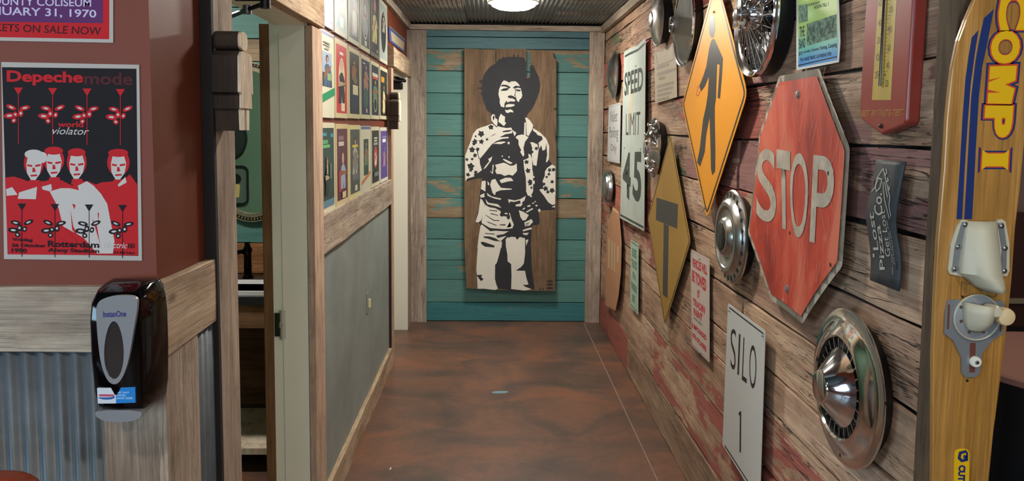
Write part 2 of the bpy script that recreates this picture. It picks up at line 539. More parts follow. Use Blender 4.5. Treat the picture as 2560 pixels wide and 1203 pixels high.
# (z0, z1, [(start px, tone, paint, paint colour)...]) from the far end to the near end; px are joints seen at mid height
t0 = 1.0
ROWS = [
    (.0, .228, [(1500, 1.0, .72, RED), (1584, .82, .10, RED)]),
    (.228, .503, [(1500, 1.05, .15, RED), (1651, 1.0, .50, RED), (1940, .95, .46, RED)]),
    (.503, .712, [(1500, 1.0, .15, RED), (1690, .95, .44, RED), (1905, 1.0, .46, RED)]),
    (.712, .835, [(1500, 1.0, .30, RED), (1700, 1.05, .30, RED), (2000, 1.05, .1, RED)]),
    (.835, 1.014, [(1500, 1.0, .46, RED), (1700, 1.0, .30, RED), (1880, 1.1, .1, RED)]),
    (1.014, 1.203, [(1500, 1.0, .62, SALMON), (1640, 1.05, .25, ORNG), (1900, 1.08, .15, RED)]),
    (1.203, 1.397, [(1500, 1.0, .40, RED), (1700, 1.02, .30, SALMON), (1800, 1.0, .45, RED), (2100, 1.05, .2, RED)]),
    (1.397, 1.584, [(1500, .95, .45, GREEN), (1725, .95, .5, PURP), (1855, .92, .52, PURP), (2080, .92, .50, PURP)]),
    (1.584, 1.773, [(1500, 1.05, .46, RED), (1740, .95, .52, RED), (2000, .85, .48, PURP)]),
    (1.773, 1.952, [(1500, 1.0, .46, ORNG), (1600, 1.05, .38, RED), (1790, .92, .40, PURP), (2010, 1.02, .15, RED)]),
    (1.952, 2.141, [(1500, 1.0, .62, SALMON), (1631, 1.05, .3, ORNG), (1860, .95, .40, RED), (2060, 1.08, .1, RED)]),
    (2.141, 2.32, [(1500, .95, .44, GREEN), (1700, .95, .46, RED), (1780, 1.0, .56, RED), (1930, 1.0, .3, RED)]),
    (2.32, 2.50, [(1500, .95, .3, RED), (1900, .95, .4, RED)]),
]
YN = wx(2316, 600, .90).y
for z0, z1, segs in ROWS:
    zc = (z0 + z1) / 2
    ys = []
    for sx_, *_ in segs:
        Yj = EY if sx_ == 1500 else F * RX / (sx_ - 1233)
        ys.append(min(EY, Yj))
    ys.append(YN)
    for (sx_, tn, pt, pc), ya, yb in zip(segs, ys, ys[1:]):
        th = .018 + random.uniform(-.004, .005)
        g = .006
        M = frame((RX + .012, ya - .001, z0 + g / 2 + .0015), U_R)
        cj = tn * random.uniform(.93, 1.05)
        plank(body, M, ya - yb - .003, z1 - z0 - g - .002, th - .006, W_RIGHT, (cj, cj * random.uniform(.97, 1.0), cj * random.uniform(.93, 1.0)), pt, pc, edge=.008)

# end wall with teal planks
we = MB().box(-.9, 1.1, EY + .02, EY + .2, 0, 2.7).build('wall_end', plain('dark_backing_end', '0b1210', .9))
tag(we, 'teal painted plank wall closing the far end of the hallway', kind='structure')
seams = [75, 93, 123, 179, 234, 286, 341, 392, 444, 496, 546, 599, 651, 700, 756, 809]
TEAL = lin('467771')[:3]; TEAL2 = lin('4f807a')[:3]; TEAL3 = lin('466e75')[:3]
for i, (a, b_) in enumerate(zip(seams, seams[1:])):
    za = wy(1265, a, EY).z; zb = wy(1265, b_, EY).z
    if i == len(seams) - 2: zb = .004
    if i == 0: za += .02
    wear = {2: .50, 8: .56, 9: .45, 10: .66, 1: .68, 0: .70}.get(i, .64)
    M = frame((-.62, EY + .02, zb + .0015), U_E)
    col = [TEAL, TEAL2][i % 2] if i not in (0, 1, 14) else TEAL3 if i < 2 else lin('2e7276')[:3]
    plank(we, M, 1.50, za - zb - .005, .020 + random.uniform(0, .004), W_TEAL, (1, 1, 1), wear, col, seg=.2, edge=.004)
# trims of the end wall (each board a structure piece)
pl = wy(1066, 450, EY - .03); pr = wy(1468, 447, EY - .03)
o = plank(None, frame((-.70, EY - .004, .0), U_E), pl.x + .70, 2.395, .03, W_GREYV, (1, 1, 1), name='trim_1'); tag(o, 'grey upright board left of the teal wall', kind='structure')
o = plank(None, frame((pr.x, EY - .004, 0), U_E), RX - pr.x - .004, 2.395, .03, W_GREYV, (1, .98, .96), name='trim_2'); tag(o, 'grey upright board right of the teal wall', kind='structure')
o = plank(None, frame((-.70, EY - .006, 2.397), U_E), 1.60, .042, .04, W_GREY, (1, .98, .95), name='trim_3'); tag(o, 'grey board along the ceiling above the teal wall', kind='structure')
# ceiling trims along both side walls
o = plank(None, frame((RX - .007, EY - .04, 2.385), U_R), EY - 1.85, .06, .03, W_GREY, (.95, .93, .9), name='trim_4'); tag(o, 'grey board under the tin ceiling on the right wall', kind='structure')
o = plank(None, frame((LX + .001, 1.68, 2.395), U_L), EY - .06 - 1.68, .05, .03, W_GREY, (1, 1, 1), name='trim_5'); tag(o, 'grey board under the tin ceiling on the left wall', kind='structure')

# ceiling of corrugated sheets
cl = MB().box(-.70, RX + .14, 1.66, EY + .2, 2.475, 2.6).build('ceiling', plain('dark_ceiling_backing', '15130f', .9))
tag(cl, 'corrugated tin ceiling over the hallway', kind='structure')
xs_ = [(-.69, -.20), (-.215, .47), (.455, .905)]
for ci, (xa, xb) in enumerate(xs_):
    cuts = {0: [1.68, 3.6, 5.35, 6.54], 1: [1.68, 4.4, 6.54], 2: [1.68, 3.3, 5.15, 5.82, 6.54]}[ci]
    for ri, (ya, yb) in enumerate(zip(cuts, cuts[1:])):
        bm = bmesh.new(); n = int((xb - xa) / .0052); rows = []
        zz = 2.452 + (.004 if ci == 1 else .0) + (.006 if ri % 2 else 0)
        for y, dz in ((ya - .02 if ri else ya, .0), ((ya + yb) / 2, -.002), (yb, -.001)):
            rows.append([bm.verts.new((xa + (xb - xa) * k / n, y, zz + dz + .0055 * math.sin(2 * PI * (xa + (xb - xa) * k / n) / .031))) for k in range(n + 1)])
        for A, B in zip(rows, rows[1:]):
            for k in range(n): bm.faces.new((A[k], B[k], B[k + 1], A[k + 1]))
        me = bpy.data.meshes.new('tin_sheet'); bm.to_mesh(me); bm.free(); me.materials.append(GALV_C)
        for p in me.polygons: p.use_smooth = True
        o = bpy.data.objects.new('tin_sheet', me); C.objects.link(o); o.parent = cl
        md = o.modifiers.new('thick', 'SOLIDIFY'); md.thickness = .001

# left side: poster wall, hall wall, doors
OB, OE = 2.075, 3.02                         # first door opening along Y
D2B, D2E = 5.46, 6.30                        # second door opening
WT = .136
wp = MB().box(-3.4, LX, PYW, PYW + .15, 0, 3.0).build('wall_front', RED_WALL); tag(wp, 'brick red wall with concert posters at the left', kind='structure')
wl = MB()
wl.box(LX - WT, LX, PYW + .15, OB, 0, 2.7); wl.box(LX - WT, LX, OB, OE, 2.03, 2.7); wl.box(LX - WT, LX, OE, D2B, 0, 2.7)
wl.box(LX - WT, LX, D2B, D2E, 2.03, 2.7); wl.box(LX - WT, LX, D2E, EY + .2, 0, 2.7)
wl = wl.build('wall_left', RED_WALL); tag(wl, 'brick red left wall of the hallway with two doorways', kind='structure')

# chair rail boards
def board(name, M, L, Hh, th, mat, tone=(1, 1, 1), label=None, parent=None, rough=.002, edge=.003):
    o = plank(parent, M, L, Hh, th, mat, tone, name=name, rough=rough, edge=edge)
    if parent is None: tag(o, label, kind='structure')
    return o
board('trim_6', frame((-3.0, PYW + .001, 1.15), U_E), 3.0 + LX + .0, .137, .022, W_GREY, (1, .97, .92), 'grey chair rail board behind the hand sanitizer dispenser')
ry0, ry1 = wx(433, 888, LX + .024), wx(550, 807, LX + .024)
o = board('trim_7', frame((LX + .001, PYW - .022, 1.143), U_L), 1.945 - PYW + .022, .152, .023, W_BLEACH, (1, 1, 1), 'bleached knotty rail board on the wall corner beside the first doorway', edge=.006)
board('trim_8', frame((LX + .001, OE + .13, 1.104), U_L), D2B - .14 - OE - .13 + .03, .162, .024, W_GREY, (1.1, 1.08, 1.02), 'pale grey rail board under the rows of handbills')
# upright corner boards below the rail
xa = wy(272, 1120, PYW).x
board('trim_9', frame((xa, PYW + .001, 0), U_E), LX + .0 - xa, 1.148, .018, W_GREYV, (.92, .86, .8), 'grey upright corner board under the hand sanitizer dispenser')
ya = wx(497, 1000, LX + .018).y
board('trim_10', frame((LX + .001, PYW - .018, 0), U_L), ya - PYW + .018, 1.141, .018, W_GREYV, (1.05, 1, .94), 'tan upright board on the corner beside the first doorway')


def corrugated(name, M, L, Hh, pitch, amp, mat, label, parent=None):
    bm = bmesh.new(); n = int(L / pitch * 10); A = []; B = []
    for k in range(n + 1):
        x = L * k / n; z = .009 + amp * math.sin(2 * PI * x / pitch)
        A.append(bm.verts.new((x, 0, z))); B.append(bm.verts.new((x, Hh, z)))
    for k in range(n): bm.faces.new((A[k], A[k + 1], B[k + 1], B[k]))
    me = bpy.data.meshes.new(name); bm.to_mesh(me); bm.free(); me.materials.append(mat)
    for p in me.polygons: p.use_smooth = True
    o = bpy.data.objects.new(name, me); C.objects.link(o); o.matrix_world = M
    md = o.modifiers.new('thick', 'SOLIDIFY'); md.thickness = .001
    tag(o, label, kind='structure'); return o


corrugated('trim_11', frame((-2.6, PYW - .001, 0), U_E), xa + 2.6 - .002, 1.149, .034, .005, GALV, 'corrugated galvanised wainscot under the concert posters')
corrugated('trim_12', frame((LX + .001, ya + .002, 0), U_L), 1.945 - ya, 1.141, .034, .005, GALV, 'narrow corrugated metal strip beside the first doorway')

# wainscot panel and its frame
pnl = MB().box(LX + .001, LX + .007, OE + .12, D2B - .10, .0, 1.11).build('wainscot_panel', GREY_PANEL); tag(pnl, 'slate grey wainscot panel under the pale rail', kind='structure')
board('baseboard_left', frame((LX + .008, OE + .13, .0), U_L), D2B - .12 - OE - .13, .13, .02, W_BLEACH, (.95, .93, .9), 'pale wooden baseboard under the slate grey panel')
board('trim_13', frame((LX + .001, D2B - .155, .0), U_L), .03, 1.10, .022, W_CARVE, (1.2, 1.1, 1), 'thin brown strip at the far edge of the grey panel')

# door one casings
cas = .026
board('trim_14', frame((LX + .001, 1.945, 0), U_L), OB - 1.945 + .01, 2.7, cas, W_GREYV, (1.0, .93, .87), 'grey brown upright casing on the near side of the first doorway', rough=.004)
board('trim_15', frame((LX + .001, OE - .02, 0), U_L), .165, 1.985, cas, W_TANV, (1, 1, 1), 'tan upright casing on the far side of the first doorway')
board('trim_16', frame((LX + .001, 1.945, 1.995), U_L), OE + .155 - 1.945, .44, cas + .01, W_BLEACH, (1.02, .99, .95), 'wide pale header board over the first doorway')
o = MB().box(LX + .001, LX + .028, 1.928, 1.944, 0, 2.7).build('trim_20', plain('darkened_casing_side', '1c1511', .8, var=.3, scale=12)); tag(o, 'thin strip added to darken the near side of the first doorway casing', kind='structure')  # added strip: colours the casing's viewer-facing side dark, standing in for shade
# white jambs of door one
dj = MB()
dj.box(LX - WT, LX + .004, OE - .006, OE + .0, 0, 2.03)
dj.box(LX - WT, LX + .004, OB + .0, OB + .018, 0, 2.03)
dj.box(LX - WT, LX + .004, OB, OE, 2.0, 2.03)
door1 = dj.build('door_1', WHITE_TRIM); tag(door1, 'off-white door frame of the first doorway', kind='structure')
MB().box(LX - WT + .040, LX - .002, OE - .018, OE - .006, 0, 1.99).box(LX - WT + .045, LX - .002, OB + .018, OE - .018, 1.985, 2.0).build('door_stop', WHITE_TRIM, door1)
# brown door leaf folded back inside, hinged on the far jamb
door_leaf = MB().box(LX - WT - .034, LX - WT + .001, OE - .01, OE + .82, .012, 1.99)
dl = door_leaf.build('door_leaf', wood('stained_door_edge', '5c3f25', '74522f', '83603a', 2, cracks=0, bump=.1), door1)
hx0, hx1 = -.868, -.828
hp = wy(700, 812, OE - .02)
hg = MB().box(hp.x - .020, hp.x + .0, OE - .0225, OE - .0185, hp.z - .045, hp.z + .045)
hinge = hg.build('hinge', plain('dark_hinge_steel', '3c3d31', .35, .9), door1)
MB().box(hp.x - .002, hp.x + .021, OE - .0205, OE - .0185, hp.z - .056, hp.z + .056).build('hinge_leaf', plain('pale_hinge_leaf', 'cfcbb8', .4, .2), hinge)
MB().tube([(hp.x + .004, OE - .022, hp.z - .056), (hp.x + .004, OE - .022, hp.z + .056)], .0045).tube([(hp.x + .004, OE - .026, hp.z - .009), (hp.x + .004, OE - .026, hp.z + .009)], .008).build('hinge_pin', plain('nickel_hinge', 'b9b4a4', .25, .9), hinge, smooth=True)
# upper hinge and closer arm
IRON = plain('dark_bronze_metal', '1f1b1e', .35, .8)
p0, p1, p2, p3 = wy(663, 8, 2.25), wy(618, 24, 2.30), wy(556, 48, 2.42), wy(590, -4, 2.30)
arm = empty('door_closer', Matrix.Translation(p0))
MB().tube([p0 - p0, p1 - p0], .0065).tube([p3 - p0, Vector((0, 0, .014))], .008).build('arm', IRON, arm, smooth=True)
MB().tube([p1 - p0, p2 - p0], .0075).lathe([(0, -.012), (.012, -.012), (.012, .012), (0, .012)], 16, c=tuple(p1 - p0)).build('forearm', plain('worn_closer_steel', '55535a', .3, .9), arm, smooth=True)
MB().lathe([(0, -.014), (.014, -.014), (.014, .03), (0, .03)], 20).build('pivot', IRON, arm, smooth=True)
tag(arm, 'dark bronze closer with a folded arm under the first doorway header', 'door closer')

# door two
board('trim_17', frame((LX + .001, D2B - .14, 0), U_L), .12, 2.01, .024, W_TANV, (.9, .88, .85), 'narrow tan casing on the near side of the second doorway')
board('trim_18', frame((LX + .001, D2B - .16, 2.008), U_L), D2E + .2 - D2B + .16, .13, .045, W_BLEACH, (.95, .95, .93), 'ragged pale header board over the second doorway', edge=.012)
board('trim_19', frame((LX + .001, D2E, 0), U_L), EY - .035 - D2E, 2.008, .03, W_GREYV, (1, .98, .95), 'grey casing between the second doorway and the end wall')
d2 = MB(); d2.box(LX - WT, LX + .03, D2E - .012, D2E - .0, 0, 2.01); d2.box(LX - WT, LX + .0, D2B, D2B + .015, 0, 2.01); d2.box(LX - WT, LX, D2B, D2E, 1.985, 2.01)
door2 = d2.build('door_2', plain('white_far_jamb', 'd2d0c2', .4)); tag(door2, 'off-white frame of the second doorway', kind='structure')
MB().box(LX - WT, LX - WT + .04, D2B + .015, D2E - .012, 0, 1.985).build('door_leaf', WHITE_TRIM, door2)
o2 = empty('door_closer', frame(wy(1000, 205, 6.0), U_E)); Lm = mapper(o2)
q = Lm((985, 192), (1014, 203), (986, 203), (992, 221), (1003, 215))
MB().tube([(q[0][0], q[0][1], 0), (q[1][0], q[1][1], 0)], .012).tube([(q[2][0], q[2][1], .05), (q[1][0], q[1][1], 0)], .009).build('arm', IRON, o2, smooth=True)
MB().box(q[3][0] - .03, q[4][0] + .01, q[3][1] - .01, q[3][1] + .045, -.04, .04, .01).build('closer_body', IRON, o2)
tag(o2, 'small dark closer under the second doorway header', 'door closer')

# bathroom shell behind the first doorway
BX0, BX1, BY0, BY1 = -2.7, LX - WT, 1.82, 4.2
GREENW = plain('sage_green_bathroom_wall', '5f7f68', .6)
wb = MB(); wb.box(BX0 - .1, BX1, BY1 + .02, BY1 + .12, 0, 2.5); wb = wb.build('wall_bathroom_back', plain('bath_backing', '1a1a16', .9)); tag(wb, 'teal plank wall behind the bathroom mirror', kind='structure')
wg = MB(); wg.box(BX0 - .1, BX0, BY0 - .02, BY1, 0, 2.5); wg.box(BX0, BX1, PYW + .15, BY0, 0, 2.5)
wg = wg.build('wall_bathroom', GREENW); tag(wg, 'sage green inner walls of the bathroom', kind='structure')
tag(MB().box(BX0 - .1, BX1, PYW + .16, BY1 + .1, 2.5, 2.6).build('ceiling_bathroom', plain('bath_ceiling', 'a8a294', .8)), 'plain bathroom ceiling', kind='structure')
zz = [.0, .21, .42, .60, .838, 1.003, 1.19, 1.38, 1.57, 1.76, 1.945, 2.06, 2.22, 2.42]
for i, (z0, z1) in enumerate(zip(zz, zz[1:])):
    lo = i < 5
    M = frame((BX0, BY1 + .02, z0 + .001), U_E)
    plank(wb, M, BX1 - BX0 - .002, z1 - z0 - .004, .02, W_WARM if lo else W_TEAL, ((.7, .66, .6) if lo else (1, 1, 1)) if i != 4 else (1.25, 1.05, .85), .0 if lo else (.40 if i == 10 else .7), TEAL2, seg=.3)

# vanity
vy0, vy1 = 3.62, 4.19
van = empty('vanity', frame((-1.35, vy1, 0), U_E)); tag(van, 'rustic wooden bathroom vanity with dark stone top, white sink and bronze faucet', 'vanity')
STONE = plain('dark_stone_counter', '2c2c2e', .3, var=.3, scale=20)
ct = MB(); ct.box(-.6, .45, .80, .838, 0, .27); ct.box(-.6, .45, .80, .838, .50, .57)
ct.box(-.6, -.28, .80, .838, .27, .50)
ct.build('counter', STONE, van)
MB().box(-.58, .43, .69, .80, .535, .56).build('apron', W_WARM, van)
for x in (-.58, .37): MB().box(x, x + .06, .0, .69, .50, .56).build('leg', W_WARM, van)
MB().box(-.58, .43, .09, .12, .02, .56).build('shelf', W_FACE, van)
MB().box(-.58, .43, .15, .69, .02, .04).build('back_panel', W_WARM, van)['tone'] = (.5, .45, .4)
SINKW = plain('white_porcelain', 'e2e4e6', .15)
sk = MB(); x0, x1 = -.27, .449
sk.ring([(x0, .245), (x1, .245), (x1, .53), (x0, .53)], [(x0 + .02, .26), (x1 - .02, .26), (x1 - .02, .515), (x0 + .02, .515)], -.10, .012)
sk.box(x0 + .02, x1 - .02, .26, .515, -.10, -.09)
bm_ = sk.bm
for v in bm_.verts: v.co = Vector((v.co.x, v.co.z + .845, v.co.y + .01))
sink = sk.build('sink', SINKW, van)
fc = empty('faucet', Matrix.Identity(4)); fc.parent = van; fc.matrix_basis = Matrix.Translation((wy(620, 694, 4.08).x + 1.35, .838, vy1 - 4.08)); BR = plain('oil_rubbed_bronze', '17120f', .18, .9)
MB().lathe([(0, 0), (.028, 0), (.028, .008), (.02, .016), (.019, .055), (.022, .06), (.019, .066), (.019, .13), (.024, .14), (.024, .148), (.018, .158), (.012, .175), (.0, .178)], 20).build('body', BR, fc, smooth=True).rotation_euler = (-PI / 2, 0, 0)
MB().tube([(-.005, .125, .0), (-.02, .14, .02), (-.035, .14, .05), (-.045, .125, .085), (-.048, .10, .10), (-.048, .085, .10)], .012).lathe([(.0, 0), (.0145, 0), (.0145, .01), (0, .01)], 16, c=(-.048, .08, .10)).build('spout', BR, fc, smooth=True)
MB().box(-.012, .012, .175, .187, -.012, .012, .003).build('handle', BR, fc)

# oval mirror
mr = empty('oval_mirror', frame(wy(624, 357, BY1 - .03), U_E)); mr.location.y = BY1 - .001
a, b_ = .225, .375
SILV = plain('antique_silver_frame', 'b5ac94', .3, .7, var=.4, scale=40)
MB().ring(ell(0, 0, a + .035, b_ + .035, 64), ell(0, 0, a + .012, b_ + .012, 64), 0, .02).build('outer_frame', plain('dark_frame_groove', '2d241c', .4, .5), mr)
MB().ring(ell(0, 0, a + .014, b_ + .014, 64), ell(0, 0, a - .006, b_ - .006, 64), .008, .028).ring(ell(0, 0, a + .038, b_ + .038, 64), ell(0, 0, a + .032, b_ + .032, 64), .0, .024).build('inner_frame', SILV, mr)
MB().flat(ell(0, 0, a, b_, 64), .012).build('mirror_glass', plain('mirror_glass', 'e8f0ec', .01, 1), mr)
bd = MB()
for k in range(96):
    t = 2 * PI * k / 96
    bd.lathe([(0, .006), (.0045, .003), (.0058, 0), (.0045, -.003), (0, -.006)], 8, c=((a + .023) * math.cos(t), (b_ + .023) * math.sin(t), .022))
o = bd.build('beading', SILV, mr, smooth=True); o['kind'] = 'stuff'
tag(mr, 'oval silver framed mirror with beaded rim on the bathroom wall', 'mirror')
# pictures seen reflected in the mirror (on the wall opposite)
for nm, pxy, shape, lab in (('picture', (578, 345), 'round', 'round dark framed picture reflected in the oval mirror'), ('picture', (588, 462), 'rect', 'rounded rectangular dark framed picture reflected in the oval mirror')):
    d = ray(*pxy); t = BY1 / d.y; p = EYE + d * t
    t2 = (BY1 + (BY1 - BY0)) / d.y; pv = EYE + d * t2
    pc = empty(nm, frame((pv.x, BY0 + .001, pv.z), (-1, 0, 0)))
    DK = plain('dark_picture_frame', '16201f', .35)
    if shape == 'round':
        MB().ring(ell(0, 0, .14, .17, 40), ell(0, 0, .125, .155, 40), 0, .02).build('frame', DK, pc)
        MB().flat(ell(0, 0, .126, .156, 40), .005).build('print', plain('dark_oval_print', '2a3230', .4), pc)
        MB().flat(ell(.0, -.01, .04, .07), .006).build('painted_face', plain('pale_face', 'c9a68c', .5), pc)
    else:
        R1 = rrect(-.12, .12, -.16, .16, .05); R2 = inset(R1, .015)
        MB().ring(R1, R2, 0, .02).build('frame', DK, pc)
        MB().flat(R2, .005).build('print', plain('green_grey_print', '5c6f64', .4), pc)
        MB().flat(ell(-.01, .05, .05, .045), .006).build('painted_hat', DK, pc)
        MB().flat([(-.04, -.1), (.03, -.1), (.04, 0), (.0, .03), (-.05, 0)], .006).build('painted_dress', plain('yellow_dress', 'd8c27c', .5), pc)
    tag(pc, lab, 'picture')

# carved figures (thick cut-outs) beside both doors
# thick blocks: stepped brown profile towards the viewer, pale figure face towards the hall
def figure_sign(Yc, ztop, zbot, xwall, depth, lab, wid=.15):
    r = empty('restroom_sign', frame((xwall, Yc, zbot), U_L)); hgt = ztop - zbot
    w = wid
    blocks = [(.80, 1.0, .72, .86), (.22, .80, .92, 1.0), (.22, .0, 0, 0)]
    hd = smooth_loop([(-.25 * w, .80 * hgt), (-.32 * w, .90 * hgt), (-.25 * w, .98 * hgt), (0, 1.0 * hgt), (.25 * w, .98 * hgt), (.32 * w, .90 * hgt), (.25 * w, .80 * hgt)], 2)
    torso = [(-.30 * w, .79 * hgt), (-.48 * w, .74 * hgt), (-.52 * w, .38 * hgt), (-.40 * w, .36 * hgt), (-.33 * w, .60 * hgt), (-.42 * w, .22 * hgt), (.42 * w, .22 * hgt), (.33 * w, .60 * hgt), (.40 * w, .36 * hgt), (.52 * w, .38 * hgt), (.48 * w, .74 * hgt), (.30 * w, .79 * hgt)]
    leg = lambda s: [(s * .06 * w, .23 * hgt), (s * .08 * w, .0), (s * .30 * w, .0), (s * .34 * w, .23 * hgt)]
    for nm, pts, z1 in (('head', hd, depth * .93), ('torso', torso, depth), ('leg', leg(-1), depth * .93), ('leg', leg(1), depth * .93)):
        o = MB().prism(pts, .0, z1 - .006).build(nm, W_CARVE, r)
        MB().prism(inset(pts, .0015), z1 - .0055, z1 + .001).build('cut_face', W_FACE, o)
    tag(r, lab, 'sign'); return r


s1 = wx(627, 330, LX + .026 + .11); s1t = wx(605, 80, LX + .13)
figure_sign(1.972, 1.845, 1.605, LX + .028, .066, 'thick brown wooden figure sign on the casing of the first doorway', .10)
figure_sign(5.25, 1.84, 1.60, LX + .026, .066, 'thick brown wooden figure sign by the second doorway', .12)

# license plate high on the left wall
lp = empty('licence_plate', on_left(991, 97, .006)); Lm = mapper(lp)
q = Lm((972, 66), (1012, 101), (1010, 131), (974, 103))
MB().prism(q, -.004, 0).build('plate', plain('plate_blue', '44589a', .4), lp)
q2 = Lm((977, 77), (1011, 107), (1009, 126), (979, 101))
MB().flat(q2, .001).build('centre_field', plain('plate_sand', 'b5a684', .5), lp)
MB().prism(Lm((972, 64), (1012, 99), (1012, 103), (972, 68)), -.002, .004).build('top_rim', ALU_BACK, lp)
tag(lp, 'blue and sand licence plate high on the red wall past the handbills', 'licence plate')

# switch on the grey panel
sw = empty('light_switch', on_left(919, 756, .008))
MB().prism(rrect(-.035, .035, -.057, .057, .005), 0, .004).build('cover_plate', GREY_PANEL, sw)
MB().box(-.006, .006, -.03, .02, .004, .018, .003).build('toggle', plain('cream_toggle', 'ddd3a0', .4), sw)
for y_ in (.035, -.045): MB().lathe([(0, .006), (.004, .005), (.0045, .004)], 12, c=(0, y_, 0)).build('screw', ALU_BACK, sw)
tag(sw, 'cream toggle light switch on the slate grey panel', 'light switch')

# ------------------------------------------------------------------ painted figure on boards, end wall
art = empty('painted_board_panel', on_end(1276, 424, .085)); Lm = mapper(art, .0)
tag(art, 'tall brown board panel with a black and white stencilled man with big round hair', 'artwork')
for pts in ([(1161, 121), (1238.5, 125), (1239, 500), (1239, 724), (1166, 721), (1161, 600)],
            [(1240.5, 122), (1316, 122), (1315.5, 300), (1313, 500), (1311, 727), (1260, 725), (1240.5, 726)],
            [(1326, 124), (1381, 128), (1385, 146), (1391, 148), (1391, 270), (1383, 272), (1391, 276), (1391, 330), (1388, 344), (1391, 360), (1391, 500), (1388, 728), (1312.5, 727), (1314, 500), (1317, 300), (1317, 195), (1324, 192), (1326, 150)]):
    o = MB().prism(Lm(*pts), -.022, 0).build('board', W_BROWNV, art); o['tone'] = random.choice([(1, 1, 1), (.95, .93, .9), (1.04, 1, .96)])
for zz_ in (190, 420, 660):
    p0, p1 = Lm((1170, zz_), (1380, zz_ + 10)); MB().box(p0[0], p1[0], p1[1], p0[1], -.062, -.022).build('batten', W_BROWNV, art)
A_ = lambda x, y: (1150 + x * .1828, 110 + y * .1828)
B_ = lambda x, y: (1150 + x * .1828, 270 + y * .1828)
C_ = lambda x, y: (1150 + x * .158, 430 + y * .158)
D_ = lambda x, y: (1150 + x * .1413, 590 + y * .1413)
PAINT_K = plain('black_stencil_paint', '25262c', .75, var=.25, scale=9)
PAINT_W = plain('white_stencil_paint', 'd3d1c6', .7, var=.06, scale=6)
BLK = MB(); WHT = MB(); DET = MB(); HAIR = MB()


LAY = [0]
def P(mb, z, fn, *pts):
    LAY[0] = (LAY[0] + 1) % 30; mb.flat(Lm(*[fn(*p) for p in pts]), z + LAY[0] * .00002)


def spiky(fn, pts, amp, step):
    out = []; Q = [fn(*p) for p in pts]; n = len(Q); k = 0
    for i in range(n):
        a, b2 = Vector(Q[i]), Vector(Q[(i + 1) % n]); d = (b2 - a); m_ = max(1, int(d.length / step))
        nn = Vector((d.y, -d.x)).normalized()
        for j in range(m_):
            q = a + d * j / m_; k += 1
            out.append(tuple(q + nn * amp * (random.uniform(.5, 1.3) if k % 2 else -.2)))
    return out


random.seed(3)
hl = [(497, 985), (430, 950), (372, 915), (350, 860), (322, 780), (302, 700), (298, 600), (305, 500), (325, 430), (372, 360), (430, 300), (484, 268), (530, 215), (600, 190), (700, 180), (800, 180), (872, 190), (900, 250), (903, 470), (958, 470), (960, 320), (985, 280), (1012, 320), (1040, 385), (1078, 460), (1095, 560), (1085, 650), (1048, 750), (1008, 850), (955, 920), (905, 985), (700, 1010)]
HAIR.flat(Lm(*spiky(A_, hl[::-1], -1.5, 2.6)), .0008)
for p in ([(255, 510), (290, 490), (315, 540), (270, 530)], [(240, 600), (310, 595), (300, 620), (250, 612)], [(270, 680), (320, 660), (315, 700)], [(725, 150), (745, 140), (750, 185), (722, 185)], [(785, 165), (800, 125), (806, 170), (790, 185)], [(585, 175), (605, 175), (600, 200), (585, 200)]): P(HAIR, .0008, A_, *p)
body_o = [B_(*p) for p in ((470, 60), (425, 100), (425, 150), (440, 210), (380, 235), (290, 262), (225, 290), (180, 350), (150, 440), (120, 520), (85, 600), (68, 660), (68, 900), (76, 1010), (200, 972), (310, 960), (292, 1040))] + \
    [C_(*p) for p in ((340, 140), (328, 260), (310, 390), (300, 560), (262, 700), (245, 792), (322, 822), (325, 860), (300, 1000))] + \
    [D_(*p) for p in ((345, 0), (320, 150), (300, 400), (286, 600), (300, 700), (312, 935), (420, 935), (620, 960), (680, 935), (910, 958), (1150, 965), (1290, 950), (1318, 925), (1300, 820), (1275, 600), (1262, 300))] + \
    [C_(*p) for p in ((1122, 1150), (1130, 1000), (1142, 850), (1250, 830), (1262, 780), (1245, 640), (1280, 610), (1500, 598))] + \
    [B_(*p) for p in ((1305, 1400), (1305, 1050), (1305, 800), (1260, 765), (1220, 712), (1220, 520), (1180, 420), (1100, 340), (1000, 275), (1000, 232), (940, 150), (890, 110), (880, 60))]
BLK.flat(Lm(*body_o), .0004)
w = lambda fn, *p: P(WHT, .0012, fn, *p)
k_ = lambda fn, *p: P(DET, .0020, fn, *p)
# face
w(A_, (600, 497), (640, 510), (672, 530), (700, 512), (760, 510), (800, 545), (822, 580), (840, 640), (852, 705), (840, 740), (815, 760), (805, 795), (782, 780), (765, 765), (740, 790), (640, 800), (612, 815), (604, 868), (560, 855), (543, 805), (545, 760), (525, 690), (535, 620), (560, 560), (578, 520))
w(A_, (620, 835), (670, 820), (745, 826), (745, 846), (690, 862), (625, 866))
w(A_, (614, 902), (650, 905), (690, 893), (722, 910), (730, 938), (690, 930), (655, 945), (630, 938))
k_(A_, (552, 578), (580, 555), (640, 560), (692, 590), (680, 610), (620, 582), (580, 580))
k_(A_, (550, 635), (595, 608), (660, 600), (668, 620), (630, 640), (580, 642)); w(A_, (585, 632), (620, 618), (640, 622), (615, 634))
k_(A_, (722, 598), (760, 570), (828, 580), (836, 606), (790, 598), (745, 612)); k_(A_, (745, 618), (800, 622), (835, 630), (820, 650), (780, 645))
k_(A_, (745, 620), (758, 660), (742, 700), (770, 735), (755, 690), (768, 650))
k_(A_, (650, 722), (662, 708), (700, 702), (735, 716), (768, 735), (780, 780), (752, 765), (715, 742), (690, 745), (668, 738))
k_(A_, (625, 790), (642, 772), (642, 800), (690, 785), (760, 790), (770, 815), (690, 812), (635, 830), (612, 868), (606, 822))
